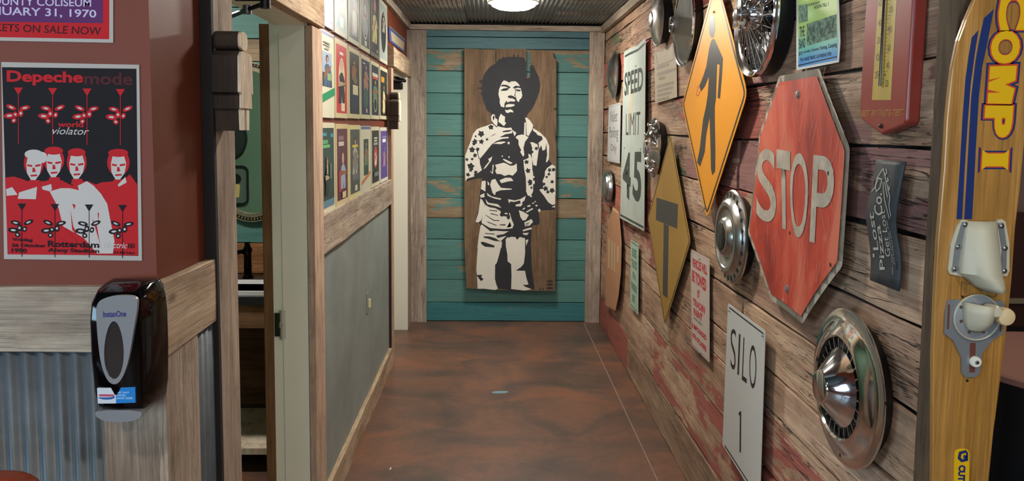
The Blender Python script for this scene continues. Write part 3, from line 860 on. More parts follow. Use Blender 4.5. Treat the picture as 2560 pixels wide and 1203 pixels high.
# ear and neck
w(B_, (448, 85), (425, 120), (430, 170), (470, 225), (505, 252), (514, 200), (510, 155), (482, 140), (475, 92)); k_(B_, (460, 100), (446, 130), (455, 175), (470, 150), (472, 110))
w(B_, (560, 78), (535, 130), (525, 190), (560, 215), (600, 248), (632, 205), (612, 190), (616, 120), (580, 100)); k_(B_, (522, 195), (560, 235), (590, 245), (580, 252), (540, 228))
# left shoulder and raised arm
w(B_, (440, 215), (470, 240), (500, 265), (520, 250), (560, 262), (640, 275), (700, 268), (716, 300), (712, 345), (620, 360), (540, 402), (660, 395), (668, 414), (580, 422), (500, 452), (440, 492), (400, 540), (320, 640), (268, 698), (272, 760), (300, 850), (245, 890), (190, 905), (195, 938), (100, 965), (76, 1005), (70, 900), (70, 652), (120, 522), (150, 442), (180, 352), (228, 292), (290, 265), (380, 238))
k_(B_, (578, 318), (620, 308), (702, 300), (705, 312), (660, 328), (590, 332)); k_(B_, (400, 402), (460, 362), (500, 345), (468, 368)); k_(B_, (228, 560), (245, 570), (252, 640), (270, 700), (258, 700), (238, 620))
w(B_, (440, 495), (520, 465), (600, 458), (628, 468), (560, 495), (480, 490)); w(B_, *ell(665, 480, 15, 18, 10)); w(B_, (712, 300), (770, 338), (748, 388), (732, 352))


def blossom(fn, x, y, r, mb=DET):
    pts = []
    for i in range(10):
        t = 2 * PI * i / 10 + x; q = r * (1.0 if i % 2 else .62) * random.uniform(.85, 1.15)
        pts.append((x + q * math.cos(t), y + q * math.sin(t)))
    P(mb, .0020, fn, *pts)


for x, y, r in ((290, 355, 50), (205, 462, 42), (215, 388, 18), (165, 570, 48), (292, 462, 40), (370, 430, 22), (240, 565, 32), (205, 650, 34), (150, 800, 55), (95, 705, 25), (165, 700, 22), (425, 262, 42), (215, 880, 30), (110, 915, 32), (145, 850, 30), (190, 490, 30)): blossom(B_, x, y, r)
# collar, lapels
w(B_, (890, 130), (920, 135), (960, 175), (1000, 235), (990, 290), (938, 384), (910, 370), (905, 200)); w(B_, (882, 195), (900, 200), (900, 425), (872, 415)); w(B_, (758, 402), (790, 375), (850, 362), (900, 380), (938, 400), (890, 460), (868, 545), (880, 640), (865, 668), (822, 600), (838, 580), (800, 500), (800, 440))
w(B_, (1000, 275), (1100, 340), (1180, 420), (1220, 520), (1215, 700), (1190, 742), (1175, 738), (1192, 640), (1180, 480), (1165, 570), (1130, 585), (1110, 510), (1085, 560), (1075, 480), (1060, 490), (1130, 430), (1120, 390), (1060, 370), (1040, 340), (1000, 312))
w(B_, (960, 470), (1000, 470), (1060, 500), (1076, 570), (1046, 792), (1002, 782), (985, 700), (980, 600), (990, 550))
w(B_, (868, 712), (900, 702), (940, 682), (935, 625), (965, 640), (985, 700), (990, 850), (1000, 900), (1000, 1140), (975, 1190), (925, 1190), (905, 1100), (900, 950), (880, 850), (872, 780))
for x, y, r in ((910, 640, 22), (910, 740, 35), (930, 860, 40), (960, 1010, 38), (950, 560, 30), (985, 600, 26), (1045, 555, 30), (960, 510, 26)): blossom(B_, x, y, r)
# bare middle
w(B_, (480, 778), (600, 748), (640, 765), (690, 792), (740, 785), (775, 758), (780, 860), (762, 885), (720, 926), (668, 912), (610, 930), (560, 905), (500, 902), (482, 860), (498, 825))
w(B_, (540, 990), (620, 955), (695, 955), (732, 998), (660, 1005), (565, 1030)); w(B_, (432, 985), (482, 970), (520, 1040), (560, 1092), (715, 1105), (700, 1118), (560, 1125), (490, 1150), (478, 1196), (445, 1160), (412, 1050))
w(B_, (318, 838), (350, 790), (400, 730), (385, 700), (442, 664), (425, 722), (350, 822)); w(B_, (405, 862), (440, 880), (446, 775), (462, 780), (448, 905)); w(B_, (585, 705), (600, 695), (720, 750), (690, 770), (640, 745)); w(B_, *ell(670, 672, 9, 16, 8)); w(B_, *ell(578, 660, 10, 10, 8))
w(B_, (340, 990), (352, 1010), (348, 1112), (286, 1108), (300, 1020)); w(B_, (375, 1000), (400, 1030), (398, 1060), (380, 1050))
# right sleeve
w(B_, (1190, 822), (1260, 772), (1304, 800), (1304, 1200), (1240, 1200), (1090, 1130), (1090, 1112), (1130, 1110), (1140, 1060), (1130, 1000), (1160, 930), (1162, 870))
w(C_, (1258, 285), (1300, 270), (1505, 250), (1505, 512), (1460, 522), (1395, 480), (1330, 380), (1290, 330)); w(C_, (1450, 555), (1500, 530), (1500, 565))
for x, y, r in ((1225, 850, 30), (1280, 845, 32), (1215, 905, 25), (1185, 945, 22), (1260, 1010, 28), (1150, 1040, 25), (1170, 1100, 40), (1260, 1130, 42), (1200, 1150, 28)): blossom(B_, x, y, r)
# jacket hem, belts
w(C_, (322, 420), (350, 440), (392, 512), (388, 610), (345, 740), (330, 770), (290, 802), (246, 790), (290, 650), (305, 552)); w(C_, (314, 372), (385, 335), (388, 398), (330, 408)); w(C_, (345, 145), (405, 140), (402, 310), (330, 268))
w(C_, (420, 330), (500, 388), (655, 422), (640, 442), (540, 420), (440, 378)); w(C_, (400, 428), (450, 488), (600, 512), (655, 570), (560, 540), (430, 510)); w(C_, (760, 432), (870, 450), (960, 428), (1040, 378), (1022, 450), (985, 478), (985, 520), (960, 545), (882, 545), (880, 518), (960, 500), (950, 450), (860, 475), (795, 468), (775, 497))
w(C_, (1035, 0), (1145, 0), (1150, 270), (1150, 320), (1110, 385), (1070, 370), (1045, 300), (1055, 200)); blossom(C_, 1110, 180, 40); blossom(C_, 1130, 250, 22); w(C_, *ell(1168, 80, 13, 16, 9)); w(C_, *ell(1170, 165, 14, 32, 9)); w(C_, *ell(1125, 385, 15, 15, 9))
# hips and thigh
w(C_, (400, 515), (430, 540), (470, 560), (560, 575), (640, 620), (655, 690), (720, 705), (765, 700), (785, 640), (820, 760), (852, 832), (830, 890), (770, 905), (640, 905), (555, 900), (470, 885), (345, 810), (340, 780), (360, 700))
w(C_, (325, 855), (345, 830), (480, 940), (555, 930), (700, 940), (770, 938), (690, 985), (600, 1000), (570, 1010), (640, 1100), (625, 1118), (540, 1100), (430, 1050), (365, 1020), (400, 1060), (540, 1110), (665, 1115), (655, 1203), (275, 1203), (300, 1000))
for q in (((460, 598), (590, 612), (590, 625), (470, 612)), ((480, 650), (600, 682), (610, 694), (490, 668)), ((400, 675), (540, 760), (625, 765), (620, 778), (530, 772), (410, 690)), ((425, 780), (580, 842), (582, 855), (440, 800)), ((620, 832), (720, 828), (715, 848), (640, 845)), ((390, 965), (545, 978), (545, 992), (400, 978)), ((365, 1018), (470, 1022), (560, 1050), (640, 1100), (545, 1092), (430, 1052)), ((325, 1110), (370, 1106), (545, 1165), (545, 1195), (400, 1185), (345, 1150)),
          ((790, 790), (815, 860), (740, 880), (800, 870)), ((480, 890), (700, 905), (830, 895), (770, 935), (560, 920))): P(DET, .0020, C_, *q)
P(DET, .0020, C_, *ell(665, 675, 35, 32, 14)); P(DET, .0020, C_, *ell(765, 710, 28, 42, 14)); P(WHT, .0026, C_, *ell(730, 658, 26, 12, 10))
w(C_, (568, 1055), (735, 1010), (650, 1092), (580, 1092))
# hand on hip
w(C_, (930, 605), (1000, 630), (1088, 682), (1040, 762), (992, 770), (955, 712)); w(C_, (1018, 800), (1130, 745), (1156, 790), (1100, 850), (1030, 862)); k_(C_, (1040, 815), (1100, 800), (1095, 812), (1042, 828)); k_(C_, (1035, 838), (1085, 832), (1080, 842), (1036, 848))
w(C_, (1058, 540), (1110, 518), (1118, 545), (1072, 556)); w(C_, (985, 590), (1020, 560), (1030, 580), (1000, 600)); w(C_, (1040, 632), (1140, 572), (1162, 585), (1062, 642)); w(C_, (988, 922), (1040, 900), (1130, 878), (1138, 905), (1060, 925), (1000, 942)); w(C_, (988, 968), (1092, 962), (1060, 1000), (1010, 995)); w(C_, (1230, 600), (1262, 580), (1278, 620), (1250, 640))
w(C_, *ell(1158, 495, 17, 10, 9)); w(C_, *ell(1190, 470, 12, 9, 9)); w(C_, *ell(1210, 533, 17, 14, 10))
# legs
w(D_, (345, 30), (640, 60), (742, 105), (745, 115), (702, 300), (650, 480), (622, 510), (618, 760), (640, 850), (672, 935), (615, 958), (420, 934), (312, 936), (300, 700), (288, 600), (300, 400), (320, 150))
P(DET, .0020, D_, (292, 692), (400, 688), (372, 722), (416, 765), (372, 802), (322, 735))
w(D_, (808, 60), (840, 25), (880, 30), (900, 15), (980, 20), (1010, 70), (1060, 18), (1150, 42), (1152, 300), (1130, 490), (1080, 550), (985, 614), (1150, 618), (1175, 750), (1212, 858), (1165, 868), (1112, 860), (1160, 900), (1272, 945), (1150, 966), (1120, 965), (905, 940), (912, 700), (905, 500), (870, 470), (842, 452), (838, 330), (812, 180))
w(D_, (1160, 72), (1212, 62), (1172, 175)); P(DET, .0020, D_, (1110, 862), (1160, 878), (1215, 880), (1290, 945), (1240, 930), (1155, 900))
for yy in (803, 860, 922): P(DET, .0020, D_, *ell(1590, yy, 58, 16, 14))
for xx in (1405, 1460): P(DET, .0020, D_, (xx, 925), (xx + 12, 912), (xx + 22, 960), (xx + 4, 960))
for mb_, nm, mt_ in ((BLK, 'black_figure', PAINT_K), (HAIR, 'black_hair', PAINT_K), (WHT, 'white_patches', PAINT_W), (DET, 'black_details', PAINT_K)):
    mb_.build(nm, mt_, art, normals=False)

# ------------------------------------------------------------------ concert posters at the left
def sheet_on_front(name, corners, lab, mat, cat='poster', Y=PYW - .002):
    r = empty(name, on_front(sum(p[0] for p in corners) / 4, sum(p[1] for p in corners) / 4, Y)); L = mapper(r)
    MB().prism(L(*corners), -.0006, .0).build('sheet', mat, r); tag(r, lab, cat)
    return r, L


PAPER = plain('poster_paper', 'a8a29c', .5); P_RED = plain('poster_red_ink', 'b01c22', .5); P_PUR = plain('poster_purple_ink', '552a5c', .5); P_DRK = plain('poster_dark_red_ink', '3f1217', .5)
P_LAV = plain('poster_lavender_ink', 'b8b0cc', .5); P_BLK = plain('poster_black_ink', '191316', .45); P_WHT = plain('poster_white_ink', 'b9b2ae', .5); P_MAR = plain('poster_maroon_ink', '4d1c22', .5)
r, L = sheet_on_front('concert_poster', [(-330, -330), (283, -330), (283, 107), (-330, 96)], 'purple and red coliseum concert poster at the top left', PAPER)
MB().flat(L((-320, -320), (274, -320), (273, 98), (-320, 87)), .0004).build('red_field', P_RED, r, normals=False)
MB().flat(L((-300, -300), (261, -300), (257, 58), (-300, 50)), .0008).build('purple_field', P_PUR, r, normals=False)
mb = MB(); quad_letters(mb, 'COUNTY COLISEUM', L((-40, -8), (228, -2), (228, 17), (-40, 12)), .0012, .012); quad_letters(mb, 'JANUARY 31, 1970', L((-62, 14), (241, 25), (241, 50), (-62, 42)), .0012, .014)
mb.build('lavender_lettering', P_LAV, r, normals=False)
quad_letters(MB(), 'TICKETS ON SALE NOW', L((-58, 57), (254, 68), (252, 88), (-58, 76)), .0008, .012).build('dark_lettering', P_DRK, r, normals=False)

r, L = sheet_on_front('concert_poster', [(3, 155), (348, 162), (355, 652), (10, 648)], 'red, black and white poster of four men with flowers', PAPER)
z1 = lambda x, y: (x * .29915, y * .29915)
z2 = lambda x, y: (x * .28264, 340 + y * .28264)
MB().flat(L((5, 168), (341, 172), (346, 640), (19, 635)), .0004).build('black_field', P_BLK, r, normals=False)
RB = MB(); WB = MB(); KB = MB(); R2_ = MB()
def f(mb, z, fn, *p):
    LAY[0] = (LAY[0] + 1) % 8; mb.flat(L(*[fn(*q) for q in p]), z + LAY[0] * .00002)
f(RB, .0007, z2, (45, 370), (120, 358), (190, 378), (240, 400), (400, 400), (500, 370), (640, 440), (700, 400), (780, 400), (850, 430), (900, 410), (970, 405), (1100, 380), (1150, 340), (1215, 430), (1222, 1058), (70, 1048))
mb = quad_letters(MB(), 'Depeche', L(*[z1(*p) for p in ((57, 588), (695, 600), (695, 720), (57, 712))]), .0012, .035)
quad_letters(mb, 'world', L(*[z1(*p) for p in ((484, 1015), (697, 1018), (697, 1065), (484, 1062))]), .0012, .03); mb.build('red_lettering', P_RED, r, normals=False)
quad_letters(MB(), 'mode', L(*[z1(*p) for p in ((705, 605), (1108, 608), (1108, 712), (705, 706))]), .0012, .02).build('maroon_lettering', P_MAR, r, normals=False)
mb = quad_letters(MB(), 'violator', L(*[z1(*p) for p in ((440, 1062), (745, 1070), (745, 1128), (440, 1122))]), .0012, 0, .35); mb.build('white_script', P_WHT, r, normals=False)
# plain flowers on stems
def flower(fn, x, y, h, flip, mbs, mw, z=.0011):
    f(mbs, z, fn, (x - 38, y), (x + 38, y), (x + 5, y + 55), (x - 5, y + 55))
    f(mbs, z, fn, (x - 3, y + 50), (x + 3, y + 50), (x + 3, y + h), (x - 3, y + h))
    for dx, dy, rx, ry, an in ((-55, 170, 45, 20, .2), (60, 165, 45, 20, -.4), (-20, 215, 22, 30, 0), (25, 225, 20, 26, .3), (-75 * flip, 235, 48, 24, .1), (-38 * flip, 275, 24, 22, .6)):
        f(mbs, z + .0002, fn, *ell(x + dx * flip, y + dy, rx, ry, 12, an * flip)); f(mw, z + .0005, fn, *ell(x + dx * flip, y + dy, rx * .5, ry * .4, 8, an * flip))


for i, x in enumerate((155, 441, 728, 1007)): flower(z1, x, 732 + i * 4, 470, 1 if i % 2 else -1, RB, WB)
# four men, head = hair ellipse + face + simple shadows
for (x, y, rx, ry, hair) in ((300, 240, 88, 120, 0), (478, 215, 92, 110, 1), (680, 230, 88, 122, 1), (1048, 235, 100, 118, 1)):
    f(RB, .0009, z2, *ell(x, y, rx, ry, 24))
    f(WB, .0013, z2, (x - 52, y - 55), (x + 50, y - 60), (x + 70, y + 10), (x + 55, y + 95), (x + 15, y + 150), (x - 25, y + 150), (x - 60, y + 90), (x - 66, y + 10))
    f(R2_, .0017, z2, (x - 58, y + 10), (x - 12, y + 18), (x - 14, y + 34), (x - 56, y + 28)); f(R2_, .0017, z2, (x + 12, y + 16), (x + 62, y + 8), (x + 60, y + 26), (x + 14, y + 34))
    f(R2_, .0017, z2, (x - 10, y + 40), (x + 8, y + 40), (x + 18, y + 78), (x - 14, y + 80)); f(R2_, .0017, z2, (x - 30, y + 105), (x + 32, y + 100), (x + 28, y + 116), (x - 26, y + 120))
    if not hair:
        f(WB, .0015, z2, *ell(x, y - 78, 82, 42, 16)); f(WB, .0015, z2, *ell(x + 75, y - 50, 45, 50, 14))
    else: f(R2_, .0017, z2, *ell(x, y - 85, rx * .9, 36, 16))
    f(R2_, .0016, z2, (x - 40, y + 150), (x + 50, y + 150), (x + 60, y + 200), (x - 50, y + 200))
f(WB, .0019, z2, (440, 490), (540, 462), (620, 462), (700, 480), (800, 470), (900, 520), (950, 600), (985, 780), (1015, 930), (1000, 1040), (860, 1040), (740, 900), (560, 800), (520, 640))
f(WB, .0019, z2, (170, 500), (330, 450), (320, 560), (160, 556)); f(WB, .0019, z2, (370, 450), (455, 425), (462, 470), (445, 490), (380, 475)); f(WB, .0019, z2, (1045, 430), (1110, 362), (1122, 412), (1050, 450)); f(WB, .0023, z2, (690, 440), (770, 400), (830, 440), (905, 522), (820, 540), (700, 480))
f(WB, .0019, z2, (55, 470), (110, 452), (158, 520), (60, 530))
for q in (((560, 800), (640, 880), (720, 990), (690, 985), (600, 890)), ((625, 650), (650, 800), (700, 900), (640, 830)), ((820, 730), (860, 800), (880, 920), (900, 1000), (870, 900)), ((540, 900), (620, 960), (680, 1040), (600, 1000)), ((865, 680), (872, 760), (878, 680)), ((640, 600), (670, 610), (660, 650))):
    f(R2_, .0022, z2, *q)
for i, x in enumerate((195, 487, 790, 1085)): flower(z2, x, 598 + i * 4, 470, 1 if i % 2 == 0 else -1, KB, WB, z=.0024)
for body_, q in (('Vrijdag', ((108, 900), (290, 906), (290, 942), (108, 936))), ('26 Oktober', ((105, 950), (408, 956), (408, 985), (105, 980))), ('1990', ((105, 992), (238, 996), (238, 1034), (105, 1030))),
                 ('Rotterdam', ((425, 925), (880, 938), (880, 990), (425, 980))), ('Ahoy Stadium', ((425, 990), (880, 1000), (880, 1044), (425, 1034))), ('101', ((1135, 948), (1190, 950), (1190, 995), (1135, 993))), ('21.00 Uur', ((1008, 1018), (1195, 1024), (1195, 1046), (1008, 1040)))):
    quad_letters(KB, body_, L(*[z2(*p) for p in q]), .0033, .03)
quad_letters(WB, 'Electric', L(*[z2(*p) for p in ((915, 935), (1130, 945), (1130, 996), (915, 988))]), .0033, .01, .35)
for mb_, nm, mt_ in ((RB, 'red_print', P_RED), (WB, 'white_print', P_WHT), (R2_, 'red_details', P_RED), (KB, 'black_print', P_BLK)): mb_.build(nm, mt_, r, normals=False)

# ------------------------------------------------------------------ hand sanitizer dispenser
ds = empty('hand_sanitizer_dispenser', frame((-.720, PYW - .024, 1.06), U_E))
D0 = Vector((-.720, PYW - .024, 1.06))
GLOSS = plain('glossy_black_plastic', '040405', .1, spec=.35)
secs = [(0.0, .044, .085), (.01, .050, .098), (.04, .054, .104), (.11, .0565, .108), (.18, .0565, .108), (.215, .054, .104), (.236, .048, .088), (.247, .043, .05)]
bm = bmesh.new(); rings = []
for y, hw, dp in secs:
    pts = [(-hw - .004, 0), (-hw - .004, dp * .25), (-hw, dp * .72), (-hw * .84, dp * .93), (-hw * .5, dp), (0, dp * 1.03), (hw * .5, dp), (hw * .84, dp * .93), (hw, dp * .72), (hw + .004, dp * .25), (hw + .004, 0)]
    rings.append([bm.verts.new((x, y, z)) for x, z in pts])
for A, B in zip(rings, rings[1:]):
    for k in range(10): bm.faces.new((A[k], A[k + 1], B[k + 1], B[k]))
    bm.faces.new((A[10], A[0], B[0], B[10]))
bm.faces.new(rings[0]); bm.faces.new(rings[-1][::-1])
mb = MB(); mb.bm = bm
o = mb.build('housing', GLOSS, ds, smooth=True)
md = o.modifiers.new('bevel', 'BEVEL'); md.width = .004; md.segments = 3; md.limit_method = 'ANGLE'; md.angle_limit = .6
GREYP = plain('smoky_grey_plastic', '7d7d80', .22, coat=.3)
zf = .114
Lz = lambda *p: [hit(ds.matrix_world, 180 + a * .4515, 660 + b2 * .4515, zf) for a, b2 in p]
outl = smooth_loop(Lz((132, 215), (200, 180), (300, 172), (362, 185), (362, 240), (345, 340), (330, 440), (308, 560), (270, 650), (235, 672), (195, 650), (160, 560), (143, 430), (135, 320)), 2)
win = Lz(*[(232 + 54 * math.cos(t) * (1 - .12 * math.sin(t)), 478 - 160 * math.sin(t)) for t in [2 * PI * k / len(outl) for k in range(len(outl))]])
ctr = Vector((sum(p[0] for p in win) / len(win), sum(p[1] for p in win) / len(win)))
ang = lambda p: math.atan2(p[1] - ctr.y, p[0] - ctr.x)
outl = sorted(outl, key=ang); win = sorted(win, key=ang)
MB().ring(outl, win, -.008, .0).build('grey_front_panel', GREYP, ds).location.z = zf
MB().prism(win, -.004, -.002).build('window', plain('dark_clear_window', '2d2a2a', .08, coat=1), ds).location.z = zf
mb = MB(); qz = Lz((172, 262), (300, 258), (300, 292), (172, 296)); quad_letters(mb, 'InstanOne', qz, .001, .03); mb.build('blue_lettering', plain('navy_ink', '2b2a6b', .4), ds, normals=False).location.z = zf
lq = Lz((128, 695), (232, 692), (340, 690), (342, 776), (234, 780), (133, 781))
MB().prism([lq[0], lq[1], lq[4], lq[5]], -.004, .0002).build('white_label', plain('label_white', 'c2c4cc', .4), ds).location.z = .1066
MB().prism([lq[1], lq[2], lq[3], lq[4]], -.004, .0002).build('blue_label', plain('label_blue', '1272b8', .4), ds).location.z = .1066
mb = MB(); LW = lambda *p: [hit(ds.matrix_world, 225 + a * .0665, 950 + b2 * .0665, zf) for a, b2 in p]
quad_letters(mb, 'INSTANT', LW((935, 490), (1415, 490), (1415, 560), (935, 560)), .0008, .02); quad_letters(mb, 'HAND', LW((935, 590), (1280, 590), (1280, 665), (935, 665)), .0008, .02); quad_letters(mb, 'SANITIZER', LW((935, 700), (1550, 700), (1550, 775), (935, 775)), .0008, .02)
mb.build('label_lettering', plain('label_pale_blue', '9cc4e4', .4), ds, normals=False).location.z = .1066
MB().flat(smooth_loop(LW((240, 700), (400, 710), (700, 710), (870, 640), (860, 740), (700, 790), (420, 790), (260, 740)), 2), .0006).build('blue_swoosh', plain('logo_blue', '174f95', .4), ds, normals=False).location.z = .1066
MB().flat(smooth_loop(LW((250, 580), (500, 590), (850, 590), (870, 650), (700, 680), (450, 680), (260, 665)), 2), .0007).build('red_logo_band', plain('logo_red', 'b04a62', .4), ds, normals=False).location.z = .1066
dr = MB(); pr_ = smooth_loop([(-.043, .006), (.043, .006), (.045, -.006), (.028, -.016), (0, -.018), (-.028, -.016), (-.045, -.006)], 1)
dr.prism(pr_, .03, .100); dr.build('drip_cover', GREYP, ds)
tag(ds, 'black hand sanitizer dispenser with a smoky grey front on the red wall', 'dispenser')

# ------------------------------------------------------------------ handbills on the left wall
def col(h): return plain('print_' + h, h, .38)
X_CARD = LX + .012
cols_ = [(3.19, 3.478), (3.505, 3.80), (3.835, 4.15), (4.18, 4.50), (4.53, 4.85), (4.885, 5.24)]
rows_ = [(2.022, 2.385), (1.652, 2.003), (1.262, 1.632)]
def person(x, y, w, h): return [(x - .5 * w, y), (x - .45 * w, y + .55 * h), (x - .2 * w, y + .68 * h), (x - .12 * w, y + .74 * h), (x - .17 * w, y + .85 * h), (x - .1 * w, y + .98 * h), (x + .1 * w, y + .98 * h), (x + .17 * w, y + .85 * h), (x + .12 * w, y + .74 * h), (x + .2 * w, y + .68 * h), (x + .45 * w, y + .55 * h), (x + .5 * w, y)]
# each: border, ground, label, list of (colour, kind, x, y, w, h) in fractions of the card
CARDS = [
 [('a9a8bd', 'b9b9cf', 'lavender handbill with a white ring, first of the top row', [('8486b4', 'r', 0, 0, 1, .30), ('d9dde4', 'o', .15, .28, .7, .55), ('d9d8c6', 'r', .12, .06, .4, .15)]),
  ('c4c6b4', 'a4b9b9', 'pale blue handbill with a tan face, second of the top row', [('7fa3ab', 'r', .1, .05, .8, .3), ('a88976', 'p', .45, .15, .5, .7), ('cf7c76', 'r', .38, .19, .3, .05), ('dcdcd2', 'r', .35, .05, .35, .14)]),
  ('b9bba8', '3b403d', 'charcoal handbill with a grey seated figure, third of the top row', [('9ca3a6', 'p', .55, .06, .6, .9), ('c4c5bd', 'o', .3, .1, .5, .35)]),
  ('c4c3a5', '30373a', 'dark handbill with a cream oval ring, fourth of the top row', [('c9c8b4', 'o', .15, .12, .7, .8), ('3a4042', 'o', .2, .15, .6, .74), ('8b9296', 'p', .5, .2, .5, .7), ('cfcba4', 'r', .38, .02, .25, .08)]),
  ('60625a', '2a2328', 'dark handbill with a yellow jacketed singer, fifth of the top row', [('b9b06c', 'p', .5, .18, .7, .7), ('b0727c', 'o', .35, .72, .3, .22), ('b8b48a', 'r', .75, .03, .12, .05)]),
  ('c6c8b6', 'a3b0a8', 'pale green handbill with a black oval, last of the top row', [('262c2a', 'o', .12, .12, .72, .74), ('a9a79b', 'p', .5, .5, .35, .4)])],
 [('d8d6bd', 'd8d6bd', 'cream handbill with a blue photo and green stripe, first of the middle row', [('7f84ac', 'r', .02, .955, .96, .03), ('9fb2c8', 'r', .18, .36, .64, .40), ('2c3a4a', 'r', .18, .36, .64, .16), ('40607c', 'p', .5, .36, .5, .38), ('8fae7e', 'r', .5, .44, .28, .08), ('1f9060', 'd', .02, .16, .96, .09), ('8a8a80', 'r', .22, .86, .45, .014), ('8a8a80', 'r', .22, .83, .45, .014), ('8a8a80', 'r', .3, .79, .3, .014)]),
  ('cfc39c', 'c0363a', 'red handbill with a dark coated singer, second of the middle row', [('d8c9a4', 'o', .2, .12, .62, .7), ('2a2630', 'p', .5, .14, .62, .66), ('d2b092', 'o', .4, .62, .2, .16), ('e0d4c4', 'r', .3, .86, .35, .04), ('d8cfae', 'r', .4, .03, .35, .12)]),
  ('c3bd94', '28262a', 'near black handbill with a cream block, third of the middle row', [('24304a', 'r', .1, .05, .8, .27), ('8e5f3c', 'p', .45, .55, .5, .35), ('cfc8a6', 'r', .3, .32, .55, .16), ('6e665a', 'o', .3, .5, .5, .12)]),
  ('c3c09c', '232c52', 'navy handbill with a tan face, fourth of the middle row', [('9c7866', 'p', .55, .45, .6, .5), ('3c5a50', 'o', .2, .1, .6, .4), ('a9a78c', 'r', .5, .04, .2, .07), ('c8ccd0', 'r', .15, .92, .3, .02)]),
  ('c6c4a2', '26303c', 'dark handbill with a white and red banner, fifth of the middle row', [('c9c6b6', 'r', .12, .78, .76, .07), ('c24a3c', 'r', .12, .73, .76, .05), ('5c7a62', 'p', .5, .25, .7, .5), ('8a9c84', 'o', .28, .06, .45, .3), ('1f2624', 'o', .34, .1, .33, .24)]),
  ('cac6a4', '25241f', 'black and gold handbill with an orange block, last of the middle row', [('c88e34', 'r', .12, .74, .45, .12), ('c8b878', 'p', .5, .08, .4, .65), ('e0d6ae', 'r', .4, .05, .15, .5)])],
 [('d0cdb0', '29423f', 'dark green handbill with green and blue bars, first of the bottom row', [('3c8ca0', 'r', .05, .90, .35, .04), ('3c8ca0', 'r', .72, .88, .22, .05), ('56a06a', 'r', .08, .80, .4, .05), ('62b070', 'r', .05, .75, .6, .04), ('5a8496', 'r', 0.02, .0, .96, .09), ('1f2f2d', 'p', .35, .15, .3, .5), ('7a8a7a', 'r', .6, .35, .08, .2), ('c0b48c', 'r', .3, .42, .08, .12)]),
  ('ccb98c', '58283a', 'maroon handbill with pink boxes and a pale figure, second of the bottom row', [('8a6270', 'r', .15, .84, .5, .06), ('c9bcae', 'r', .15, .76, .5, .06), ('94a8bc', 'p', .55, .15, .55, .5), ('c0a08c', 'o', .42, .5, .22, .16), ('a03040', 'r', .1, .12, .22, .3), ('d0c494', 'r', .4, .02, .35, .09)]),
  ('cfc890', '4a504e', 'slate handbill with a cream and yellow figure, third of the bottom row', [('a5a296', 'p', .5, .3, .6, .6), ('d6bf3c', 'r', .2, .72, .6, .04), ('7a7c78', 'o', .3, .35, .45, .3), ('cdc9b0', 'r', .45, .03, .25, .09), ('66686a', 'r', .15, .2, .7, .1)]),
  ('c9c8b2', 'c9c8b2', 'cream handbill with a dark green photo and orange stripe, fourth of the bottom row', [('5f6c94', 'r', 0, .95, 1, .04), ('27403a', 'r', .25, .25, .5, .55), ('6b7a60', 'p', .5, .4, .4, .38), ('c07a48', 'd', .05, .12, .9, .06)]),
  ('cfc9aa', '1f211f', 'black handbill with a red and white flame, fifth of the bottom row', [('c03a40', 'o', .25, .28, .5, .42), ('e2cfc4', 'p', .5, .33, .3, .35), ('c9c9c0', 'r', .3, .84, .45, .03), ('c9c9c0', 'r', .3, .79, .4, .03), ('8a9a90', 'r', .2, .72, .6, .05), ('6a7a80', 'r', .2, .12, .6, .08)]),
  ('d4cfc4', '56408c', 'purple handbill with a white box and pink figure, last of the bottom row', [('e4e2e0', 'r', .25, .76, .5, .07), ('b0808c', 'p', .5, .25, .35, .45), ('8a76b4', 'r', .2, .85, .6, .04)])],
]
